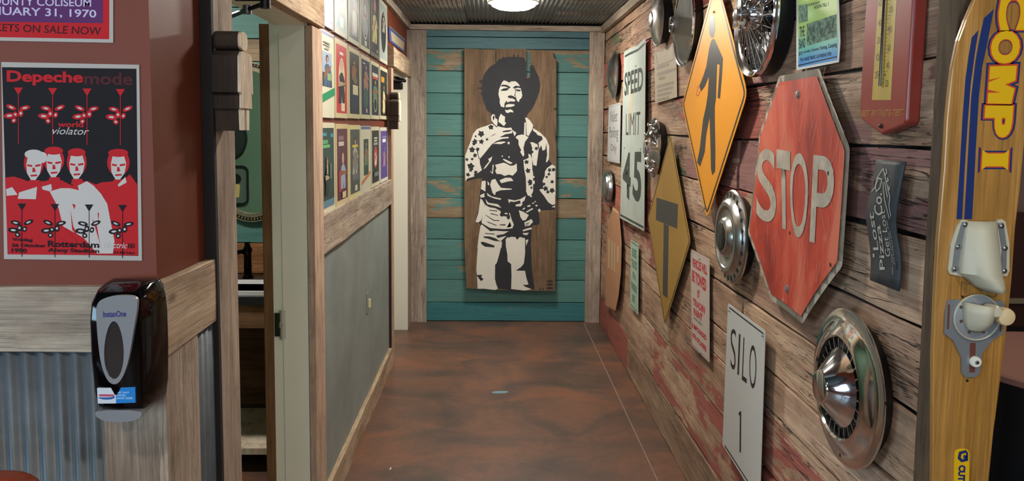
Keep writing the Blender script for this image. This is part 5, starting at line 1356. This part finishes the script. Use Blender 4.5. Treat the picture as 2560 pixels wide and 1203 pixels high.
def bumps(o, R):
    for k in range(8):
        t = 2 * PI * k / 8 + .2; me = o.get('_m')
        MB().lathe([(.09 * R, .0), (.085 * R, .010), (.05 * R, .018), (0, .021)], 16, c=(.78 * R * math.cos(t), .78 * R * math.sin(t), .02)).build('stud', CHROME, o, smooth=True)
    centre(.28, .035, .02, CHROME)(o, R)
hubcap(1637, 370, .160, .04, [(1, 0), (1.0, .006), (.95, .014), (.9, .010), (.84, .022), (.62, .022), (.56, .036), (.42, .046), (.36, .034), (0, .034)], CHROME, 'shiny studded hubcap beside the speed limit sign', extras=bumps)
hubcap(1526, 467, .128, .02, [(1, 0), (1.0, .012), (.96, .030), (.90, .034), (.86, .046), (.6, .058), (0, .062)], CHROME_B, 'small deep cup hubcap low by the end post')
def hole_ring(o, R):
    me = None
    for k in range(24):
        t = 2 * PI * k / 24
        M = Matrix.Rotation(t, 4, 'Z')
        if me is None: h = MB().flat(ell(.885 * R, 0, .014, .0075, 12), .0165).build('vent_hole', BLACK, o, normals=False); me = h.data
        else: link_mesh('vent_hole', me, o, M)
    MB().lathe([(.30 * R, .042), (.30 * R, .048), (.24 * R, .052), (0, .053)], 32).build('black_centre', plain('black_emblem_disc', '121214', .25), o, smooth=True)
    mb = MB(); mb.ribbon([(-.008, .012), (.0, .004), (.008, .012)], .003, .0545).ribbon([(-.008, .002), (0, -.006), (.008, .002)], .003, .0545).ribbon([(-.006, -.012), (.006, -.012)], .003, .0545); mb.build('emblem', CHROME, o, normals=False)
hubcap(1834, 592, .170, .035, [(1, 0), (1.0, .006), (.97, .010), (.95, .008), (.93, .015), (.84, .016), (.80, .026), (.74, .034), (.66, .034), (.62, .026), (.52, .022), (.44, .026), (.38, .042), (.34, .046), (0, .046)], CHROME_B, 'steel hubcap with a black centre and vent holes left of the stop sign', extras=hole_ring)
def big(o, R):
    MB().lathe([(.64 * R, .026), (.63 * R, .008), (.50 * R, .006), (.49 * R, .02)], 48).build('dark_groove', plain('hubcap_groove', '141414', .5), o, smooth=True)
    fins(o, R, .50, .635, 26, .010, CHROME, 'fin', .012)
    MB().lathe([(.50 * R, .006), (.50 * R, .022), (.46 * R, .028), (.22 * R, .066), (.215 * R, .070), (.19 * R, .073), (0, .074)], 48).build('centre_cone', CHROME, o, smooth=True)
    p = (0.0, -.90 * R)
    MB().flat(ell(p[0], p[1], .005, .005, 12), .0105).build('valve_hole', BLACK, o, normals=False)
hubcap(2119, 968, .192, .035, [(1, 0), (1.003, .003), (1.0, .006), (.97, .007), (.90, .006), (.84, .012), (.74, .026), (.66, .030), (.635, .026)], CHROME, 'large polished hubcap with a finned centre cone at the lower right', extras=big)

# wire wheel cover
wh = empty('wire_wheel_cover', on_right(1893, 38, .06)); R = .198
MB().lathe([(R * .85, -.004), (R * .88, .006), (R * .93, .010), (R * .985, .016), (R * 1.0, .010), (R * 1.0, -.004), (R * .96, -.010), (R * .84, -.014)], 64).build('rim', CHROME, wh, smooth=True)
MB().lathe([(R * .99, -.004), (R * .97, -.05), (R * .2, -.048), (0, -.048)], 48).build('black_dish', BLACK, wh, smooth=True)
MB().lathe([(R * .88, -.010), (R * .70, -.030), (R * .3, -.034), (0, -.034)], 48).build('inner_dish', plain('dark_chrome_dish', '2a2a2c', .35, .9), wh, smooth=True)
MB().lathe([(R * .26, -.03), (R * .25, .030), (R * .22, .040), (R * .16, .044), (R * .15, .060), (R * .10, .064), (0, .065)], 40).build('hub', CHROME, wh, smooth=True)
me = None; NS = 48
for k in range(NS):
    t = 2 * PI * k / NS; lay = k % 2
    if k < 2:
        zz0, zz1, sw_ = (.028, .004, .16) if lay == 0 else (-.006, -.008, -.30)
        s_ = MB().tube([(R * .24, 0, zz0), (R * .90 * math.cos(sw_), R * .90 * math.sin(sw_), zz1)], (.0023, .0017)[lay], 6).build('spoke', CHROME, wh, smooth=True)
        s_.matrix_basis = Matrix.Rotation(t, 4, 'Z')
        if lay == 0: me0 = s_.data
        else: me1 = s_.data
    else: link_mesh('spoke', (me0, me1)[lay], wh, Matrix.Rotation(t, 4, 'Z'))
mb = MB()
for s in (0, 1, 2):
    a = 2 * PI * s / 3 + PI / 2 + 2.0
    c_, s2 = math.cos(a), math.sin(a)
    pts = [(.012, -.016), (.05, -.012), (.072, -.004), (.074, .006), (.05, .013), (.012, .016)]
    mb.prism([(x * c_ - y * s2, x * s2 + y * c_) for x, y in pts], .050, .060)
mb.build('spinner', CHROME, wh)
MB().lathe([(.020, .060), (.020, .072), (.014, .076), (0, .077)], 24).build('spinner_cap', CHROME_B, wh, smooth=True)
tag(wh, 'chrome wire spoke wheel cover with a winged spinner beside the pedestrian sign', 'hubcap')

# ------------------------------------------------------------------ corner post and water ski
pc = wx(2316, 600, .90)
PY0, PY1 = pc.y - .065, pc.y
post = MB().box(.90, 1.022, 0, PY1 - PY0, 0, 2.9).build('corner_post', W_DARKV); post.location = (0, PY0, 0)
bm = bmesh.new(); bm.from_mesh(post.data); bmesh.ops.subdivide_edges(bm, edges=bm.edges[:], cuts=14, use_grid_fill=True)
for v in bm.verts: v.co.x += .004 * noise.noise(v.co * 5); v.co.y += .004 * noise.noise(v.co * 5 + Vector((9, 0, 0)))
bm.to_mesh(post.data); bm.free()
post.data.transform(Matrix.Rotation(0, 4, 'X'))
W_POST = wood('dark_corner_post_grain', '34271b', '54432f', '776349', 2, cracks=.6, bump=.9)
post.data.materials.clear(); post.data.materials.append(W_POST); post['tone'] = (1, 1, 1)
tag(post, 'dark weathered corner post behind the water ski', 'post')
SY = PY0 - .028
ski = empty('water_ski', on_front(2440, 600, SY)); L = mapper(ski)
Y2 = lambda x, y: (2260 + x * .3492, y * .3492); Y3 = lambda x, y: (2260 + x * .3492, 400 + y * .3492); Y4 = lambda x, y: (2260 + x * .3517, 780 + y * .3517)
lft = [Y2(500, 0), Y2(440, 140), Y2(385, 290), Y2(345, 480), Y2(325, 650), Y2(305, 850), Y2(285, 1203), Y3(240, 600), Y3(220, 1000), Y4(205, 300), Y4(200, 1203), (2326, 1500), (2330, 1900), (2345, 1990)]
rgt = [(2440, 1990), (2452, 1900), (2462, 1500), Y4(605, 1203), Y4(640, 850), Y4(700, 400), Y3(745, 1150), Y3(775, 850), Y3(800, 480), Y3(835, 200), (2564, 330), (2574, 200), (2578, 90), (2572, 0), (2556, -60), (2522, -95), (2480, -80), (2452, -40)]
pts = L(*(lft + rgt))
o = MB().prism(pts, -.012, 0).build('board', W_SKI, ski)
md = o.modifiers.new('bevel', 'BEVEL'); md.width = .003; md.segments = 2; md.limit_method = 'ANGLE'; md.angle_limit = 1.0
NAVY = plain('ski_navy', '16295e', .3, coat=.3); SYEL = plain('ski_yellow', 'd2a406', .3, coat=.3); SRED = plain('ski_red', 'b8401c', .3, coat=.3)
sA = [Y2(533, 215), Y2(485, 268), Y2(462, 400), Y2(440, 560), Y2(418, 850), Y2(398, 1203), Y3(375, 425), Y3(415, 425), Y2(435, 1203), Y2(458, 850), Y2(478, 600), Y2(505, 400)]
sB = [Y2(643, 65), Y2(572, 130), Y2(545, 250), Y2(512, 430), Y2(480, 700), Y2(458, 1100), Y2(452, 1203), Y3(430, 425), Y3(487, 425), Y3(510, 0), Y2(512, 1100), Y2(535, 700), Y2(560, 480), Y2(600, 290)]
for s_ in (sA, sB): MB().flat(L(*s_), .0006).build('blue_stripe', NAVY, ski, normals=False)
lets = (('C', (2500, 2572, -34, 76)), ('O', (2480, 2552, 77, 159)), ('M', (2471, 2541, 165, 262)), ('P', (2463, 2533, 264, 344)), ('I', (2456, 2522, 384, 416)))
for nm, mt_, ex, z, bo in (('navy_outline', NAVY, 9, .0010, .10), ('red_outline', SRED, 4, .0014, .08), ('yellow_lettering', SYEL, 0, .0018, .055)):
    mb = MB()
    for t_, (x0, x1, y0, y1) in lets:
        e2 = ex * (.7 if t_ != 'I' else .8)
        x0_, x1_, y0_, y1_ = x0 - ex, x1 + ex, y0 - e2, y1 + e2
        if t_ == 'I':
            sr = 10
            mb.flat(L((x0_, y0_ - sr), (x0_ + 12, y0_), (x1_ - 12, y0_), (x1_, y0_ - sr), (x1_ - 3, y1_ + sr), (x1_ - 15, y1_), (x0_ + 9, y1_), (x0_ - 3, y1_ + sr)), z)
        elif t_ == 'M':
            mp_ = L(*[Y2(*a) for a in ((615, 476), (806, 470), (796, 576), (722, 606), (790, 634), (766, 745), (596, 740))])
            slits = [Y2(*a) for a in ((600, 665), (692, 663), (602, 642), (604, 588), (698, 553), (608, 572))]
            if ex: mb.flat(inset(mp_, -ex * .00079), z)
            else: mb.flat(mp_ + L(*slits), z)
        else:
            sl = -6
            quad_letters(mb, t_, L((x1_, y0_), (x1_ + sl, y1_), (x0_ + sl, y1_), (x0_, y0_)), z, bo)
    mb.build(nm, mt_, ski, normals=False)
RUB = plain('cream_rubber', 'b9b29a', .45, var=.1, scale=14); PLT = plain('anodised_plate', '8d8f90', .35, .6); SCR = plain('screw_steel', 'a0a0a0', .25, 1)
# heel binding
def sweep_sheet(Lc, Rc, bulge, nu=14, base=.004):
    bm = bmesh.new(); rows = []
    for a, b2, bl in zip(Lc, Rc, bulge):
        rows.append([bm.verts.new((a[0] + (b2[0] - a[0]) * t / nu, a[1] + (b2[1] - a[1]) * t / nu, base + bl * math.sin(PI * min(1, max(0, t / nu))) ** .8)) for t in range(nu + 1)])
    for A, B in zip(rows, rows[1:]):
        for k in range(nu): bm.faces.new((A[k], A[k + 1], B[k + 1], B[k]))
    mb = MB(); mb.bm = bm; return mb


Lc = L(*[Y3(*a) for a in ((408, 425), (385, 500), (350, 620), (330, 720), (318, 810), (430, 838), (480, 880), (520, 920))])
Rc = L(*[Y3(*a) for a in ((720, 432), (738, 520), (746, 640), (746, 740), (735, 828), (684, 840), (692, 890), (680, 932))])
bd_ = empty('heel_binding', ski.matrix_world.copy()); bd_.parent = ski; bd_.matrix_basis = Matrix.Identity(4)
base_pts = [Y3(*a) for a in ((412, 420), (445, 428), (440, 440), (690, 425), (715, 440), (745, 600), (745, 790), (728, 830), (680, 830), (430, 838), (322, 815), (310, 785), (330, 600), (372, 480))]
MB().prism(L(*[Y3(*a) for a in ((405, 425), (450, 432), (470, 800), (430, 838), (322, 815), (308, 785), (328, 600), (370, 480))]), .0005, .004).prism(L(*[Y3(*a) for a in ((655, 430), (692, 422), (718, 440), (746, 600), (746, 790), (730, 830), (680, 830), (665, 640))]), .0005, .004).build('rubber_base', RUB, bd_)
Lc = L(*[Y3(*a) for a in ((440, 436), (420, 520), (400, 620), (385, 720), (375, 800), (430, 838), (480, 885), (540, 925))])
Rc = L(*[Y3(*a) for a in ((650, 436), (655, 520), (668, 620), (678, 720), (682, 800), (688, 850), (692, 895), (675, 930))])
o = sweep_sheet(Lc, Rc, (.012, .02, .028, .034, .038, .040, .040, .038)).build('rubber_flap', RUB, bd_, smooth=True)
md = o.modifiers.new('thick', 'SOLIDIFY'); md.thickness = .004; md.offset = 0
for q in (((405, 442), (445, 440), (400, 610), (376, 795), (332, 800), (355, 610)), ((662, 450), (698, 448), (722, 620), (718, 806), (684, 803), (690, 640))):
    MB().prism(L(*[Y3(*a) for a in q]), .004, .0062).build('side_plate', PLT, bd_)
for x, y in ((423, 460), (372, 618), (348, 775), (682, 470), (707, 628), (703, 790)):
    p = L(Y3(x, y))[0]; MB().lathe([(.0052, .006), (.0048, .0085), (.002, .0096), (0, .0098)], 14, c=(p[0], p[1], 0)).build('screw', SCR, bd_, smooth=True)
# front binding
bf = empty('front_binding', ski.matrix_world.copy()); bf.parent = ski; bf.matrix_basis = Matrix.Identity(4)
plate = [(2367, 750), (2388, 748), (2440, 756), (2500, 750), (2510, 760), (2506, 832), (2478, 850), (2453, 882), (2446, 932), (2436, 942), (2411, 942), (2402, 931), (2401, 893), (2380, 850), (2358, 833), (2361, 780)]
MB().prism(L(*plate), .0005, .004).build('metal_plate', PLT, bf)
cc = L((2437, 792))[0]; rr = abs(L((2490, 792))[0][0] - cc[0])
MB().lathe([(rr * 1.04, .004), (rr * 1.04, .0075), (rr * .97, .008), (0, .0075)], 40, c=(cc[0], cc[1], 0)).build('round_plate', plain('anodised_ring_plate', '97999a', .35, .5), bf, smooth=True)
MB().lathe([(rr * 1.08, .004), (rr * 1.10, .007), (rr * 1.06, .010), (rr * 1.02, .008)], 40, c=(cc[0], cc[1], 0)).build('rubber_rim', RUB, bf, smooth=True)
c2 = L((2432, 786))[0]
Lc = L((2403, 752), (2402, 775), (2404, 800), (2412, 818), (2425, 826)); Rc = L((2480, 758), (2478, 780), (2472, 800), (2462, 815), (2450, 825))
o = sweep_sheet(Lc, Rc, (.035, .034, .028, .016, .004), base=.008).build('toe_cup', RUB, bf, smooth=True)
md = o.modifiers.new('thick', 'SOLIDIFY'); md.thickness = .004; md.offset = 0
c3 = L((2489, 783))[0]
MB().lathe([(.016, .012), (.0175, .03), (.016, .036), (.010, .038), (0, .038)], 24, c=(c3[0], c3[1], 0)).build('rubber_knob', plain('warm_cream_rubber', 'c9b084', .45), bf, smooth=True)
c4 = L((2461, 770))[0]
MB().lathe([(.012, .010), (.013, .034), (.009, .040), (0, .041)], 24, c=(c4[0], c4[1], 0)).build('rubber_knob', RUB, bf, smooth=True)
DKS = plain('slot_dark', '5c2a14', .6)
for q in (((2367, 760), (2372, 760), (2369, 822), (2364, 822)), ((2499, 790), (2504, 788), (2500, 828), (2495, 828)), ((2422, 856), (2436, 856), (2434, 930), (2420, 930))):
    MB().prism(roundpoly(L(*q), .0015), .004, .0044).build('slot', DKS, bf)
for x, y in ((2397, 766), (2397, 801), (2417, 828), (2453, 828)):
    p = L((x, y))[0]; MB().lathe([(.0035, .008), (.003, .0084), (0, .0082)], 12, c=(p[0], p[1], 0)).build('rivet', plain('dark_rivet', '5a4a40', .5, .5), bf, smooth=True)
p = L((2433, 902))[0]
MB().lathe([(.0108, .004), (.0108, .010), (.0095, .012), (0, .012)], 24, c=(p[0], p[1], 0)).build('nylon_knob', plain('white_nylon', 'd0cec0', .4), bf, smooth=True)
MB().lathe([(.004, .012), (.0035, .0145), (0, .015)], 14, c=(p[0], p[1], 0)).build('screw', SCR, bf, smooth=True)
for x, y in ((2406, 742), (2464, 741), (2418, 952)):
    p = L((x, y))[0]; MB().flat(ell(p[0], p[1], .003, .003, 10), .0007).build('screw_hole', BLACK, ski, normals=False)
MB().ribbon(L((2402, 740), (2404, 705), (2490, 728), (2488, 741), (2402, 740)), .0012, .0007).build('printed_box', plain('brown_print', '6b3a14', .5), ski, normals=False)
yl = roundpoly(L((2386, 1122), (2424, 1122), (2418, 1420), (2380, 1420)), .012, 5)
lab_ = MB().prism(yl, .0, .0002).build('yellow_sticker', SYEL, ski)
mb = MB(); mb.ribbon(L((2416, 1128), (2400, 1132), (2397, 1145), (2404, 1152), (2412, 1150), (2413, 1142), (2408, 1140)), .0055, .0012); mb.ribbon(L((2417, 1130), (2417, 1152)), .004, .0012)
quad_letters(mb, 'CUT', L((2414, 1163), (2412, 1204), (2394, 1204), (2396, 1163)), .0012, .06)
mb.build('navy_lettering', NAVY, ski, normals=False)
tag(ski, 'varnished wooden water ski with yellow COMP lettering and cream rubber bindings', 'water ski')

# blue mark on the floor
bp = wz(1250, 981, .0)
o = MB().prism(ell(0, 0, .052, .020, 24, .12), 0, .0008).build('floor_mark', plain('pale_blue_mark', '6f9aa6', .35)); o.location = (bp.x, bp.y, 0)
tag(o, 'small pale blue oval mark on the hallway floor', 'mark')
bp = wz(976, 1172, 0); o = MB().prism([(-.003, -.012), (.003, -.012), (.004, .012), (-.002, .012)], 0, .0008).build('paper_scrap', plain('white_scrap', 'cfc8c0', .6)); o.location = (bp.x, bp.y, 0)
tag(o, 'tiny white scrap on the floor near the baseboard', 'scrap')

# ------------------------------------------------------------------ leather chair corner at the lower left
ch = empty('leather_chair', frame((-.93, 1.33, 0), U_E)); LEA = plain('burnt_orange_leather', '8a3a1c', .38, col2='7a3018', scale=6, bump=.1)
TOPZ = wy(20, 1186, 1.33).z
bk = MB().prism(roundpoly([(-.22, .62), (-.22, TOPZ), (.168, TOPZ), (.168, .62)], .06, 6), -.03, .03).build('backrest', LEA, ch)
md = bk.modifiers.new('bevel', 'BEVEL'); md.width = .018; md.segments = 4
WD = plain('dark_chair_wood', '2a1a12', .5)
MB().box(-.22, .165, .44, .50, -.05, .38, .02).build('seat', LEA, ch)
for x in (-.20, .125):
    for z in (-.02, .33): MB().box(x, x + .03, 0, .45, z, z + .03).build('leg', WD, ch)
for x in (-.17, .10): MB().box(x, x + .03, .48, .75, -.012, .012).build('back_post', WD, ch)
tag(ch, 'burnt orange leather chair whose rounded back shows at the lower left corner', 'chair')

# ------------------------------------------------------------------ ceiling lamps and front room
DOME = glow('lamp_glass', LAMP_COL, HALL_LAMP); DOMEB = glow('bath_fill_glass', LAMP_COL, BATH_FILL); DOMER = glow('room_lamp_glass', (1, .91, .80), ROOM_LAMP)
def lamp(x, y, z, r, mat, lab):
    o = empty('ceiling_lamp', Matrix.Translation((x, y, z)) @ Matrix.Rotation(PI, 4, 'X'))
    MB().lathe([(r * 1.12, 0), (r * 1.12, .012), (r * 1.0, .018), (r * .98, .012)], 32).build('trim_ring', plain('lamp_ring', 'c0bcb4', .5), o, smooth=True)
    MB().lathe([(r, .010), (r * .95, .03), (r * .7, .048), (r * .35, .056), (0, .058)], 20).build('glass_dome', mat, o, smooth=True)
    tag(o, lab, 'ceiling lamp'); return o


lc = wz(1284, 4, 2.44)
lamp(lc.x, lc.y + .03, 2.446, .15, DOME, 'round glowing ceiling lamp on the tin ceiling')
lamp(.08, 3.05, 2.446, .13, DOME, 'round ceiling lamp nearer the hallway mouth above the frame')
lamp(-1.6, 3.2, 2.498, .12, DOMEB, 'round unseen ceiling lamp added to light the bathroom')  # out of view, added to brighten the bathroom interior
tag(MB().box(-4.2, 5.0, -3.2, 1.66, 3.02, 3.12).build('ceiling_front', plain('dark_room_ceiling', '2c2622', .8)), 'dark ceiling of the front room', kind='structure')
tag(MB().box(RX + .14, 5.0, 1.66, 5.2, 3.02, 3.12).box(-.70, 1.06, 1.60, 1.66, 2.6, 3.1).build('ceiling_side', plain('dark_room_ceiling_b', '2c2622', .8)), 'dark ceiling beside the hallway', kind='structure')
for i, (x, y) in enumerate(((-.9, -.3), (1.3, -.2), (.2, -1.9), (2.6, 2.6))):
    lamp(x, y, 3.018, .11, DOMER, ['round ceiling lamp over the front room left', 'round ceiling lamp over the front room right', 'round ceiling lamp at the back of the front room', 'round ceiling lamp over the dining table'][i])
wbk = MB(); wbk.box(-4.2, 5.0, -3.3, -3.2, 0, 1.0); wbk.box(-4.2, 5.0, -3.3, -3.2, 2.3, 3.1)
for xa_, xb_ in ((-4.2, -2.6), (-1.5, -1.2), (-.1, 1.2), (2.3, 5.0)): wbk.box(xa_, xb_, -3.3, -3.2, 1.0, 2.3)
tag(wbk.build('wall_back', plain('back_wall_paint', '5e463a', .7)), 'back wall of the front room with windows', kind='structure')
SKYW = glow('daylit_window_glass', (.62, .82, 1.0), WINDOW_LIGHT)
for i, (xa_, xb_) in enumerate(((-2.6, -1.5), (-1.2, -.1), (1.2, 2.3))):
    w_ = MB().ring([(xa_, 1.0), (xb_, 1.0), (xb_, 2.3), (xa_, 2.3)], [(xa_ + .05, 1.05), (xb_ - .05, 1.05), (xb_ - .05, 2.25), (xa_ + .05, 2.25)], -.03, .03).build('window_%d' % (i + 1), WD)
    w_.matrix_world = frame((0, -3.22, 0), (1, 0, 0)); tag(w_, 'daylit window behind the viewer', kind='structure')
    MB().flat([(xa_ + .05, 1.05), (xb_ - .05, 1.05), (xb_ - .05, 2.25), (xa_ + .05, 2.25)], 0).build('pane', SKYW, w_)
wsl = MB(); wsl.box(-4.3, -4.2, -3.3, 1.8, 0, .9); wsl.box(-4.3, -4.2, -3.3, 1.8, 2.3, 3.1); wsl.box(-4.3, -4.2, -3.3, -1.9, .9, 2.3); wsl.box(-4.3, -4.2, .3, 1.8, .9, 2.3)
tag(wsl.build('wall_side_left', plain('side_wall_paint', '7b4334', .6)), 'red side wall of the front room', kind='structure')
w_ = MB().ring([(0, .9), (2.2, .9), (2.2, 2.3), (0, 2.3)], [(.05, .95), (2.15, .95), (2.15, 2.25), (.05, 2.25)], -.03, .03).box(1.07, 1.13, .95, 2.25, -.02, .02).build('window_4', WD)
w_.matrix_world = frame((-4.22, -1.9, 0), (0, 1, 0)); tag(w_, 'daylit window in the left side wall', kind='structure')
MB().flat([(.05, .95), (2.15, .95), (2.15, 2.25), (.05, 2.25)], 0).build('pane', glow('side_window_glass', (.50, .78, 1.0), 4.5), w_)
tag(MB().box(5.0, 5.1, -3.3, 5.3, 0, 3.1).build('wall_side_right', plain('side_wall_paint_b', '8a7468', .6)), 'side wall of the dining area', kind='structure')
dw = MB().box(RX + .14, 5.0, 5.2, 5.3, 0, 3.1).build('wall_dining', plain('dining_wall_paint', '8c7064', .6)); tag(dw, 'pinkish tan wall of the dining area', kind='structure')
# booth and table seen past the ski
bo = empty('booth_bench', Matrix.Translation((1.5, 4.3, 0))); tag(bo, 'dark brown booth bench behind the dining table', 'bench')
DKW = plain('dark_brown_booth', '3a1c12', .5)
MB().box(-.2, 1.9, .35, .45, .0, 1.14).build('backrest', DKW, bo); MB().box(-.2, 1.9, -.1, .35, .38, .46, .02).build('seat', plain('booth_seat', '15121c', .5), bo); MB().box(-.2, 1.9, -.06, .35, 0, .38).build('base', BLACK, bo)
MB().box(-.2, 1.9, .33, .36, .60, .63).build('rail', plain('booth_rail', '8a7a60', .5), bo)
tb = empty('dining_table', Matrix.Translation((2.28, 2.93, 0)))
MB().lathe([(0, .715), (.45, .715), (.462, .722), (.462, .742), (.455, .75), (0, .75)], 48).build('tabletop', plain('pink_brown_tabletop', '9a6f62', .3), tb, smooth=True)
MB().lathe([(0, 0), (.26, 0), (.26, .015), (.05, .04), (.04, .06), (.04, .715), (0, .715)], 24).build('pedestal', BLACK, tb, smooth=True)
tag(tb, 'round pinkish brown table seen past the right edge of the ski', 'table')
# dark partition under and behind the table
o = MB().box(0, 3.4, 0, .06, 0, .50).build('low_partition', plain('black_partition', '0a090b', .7)); o.location = (1.5, 3.45, 0); tag(o, 'black low partition in the dining area behind the table', 'partition')

for o in bpy.data.objects:
    if o.type == 'MESH' and o.parent and any(k in o.name for k in ('_print', '_details', '_lettering', 'white_patches', 'scratches', 'scale_marks', 'printed_people')):
        o['kind'] = 'stuff'
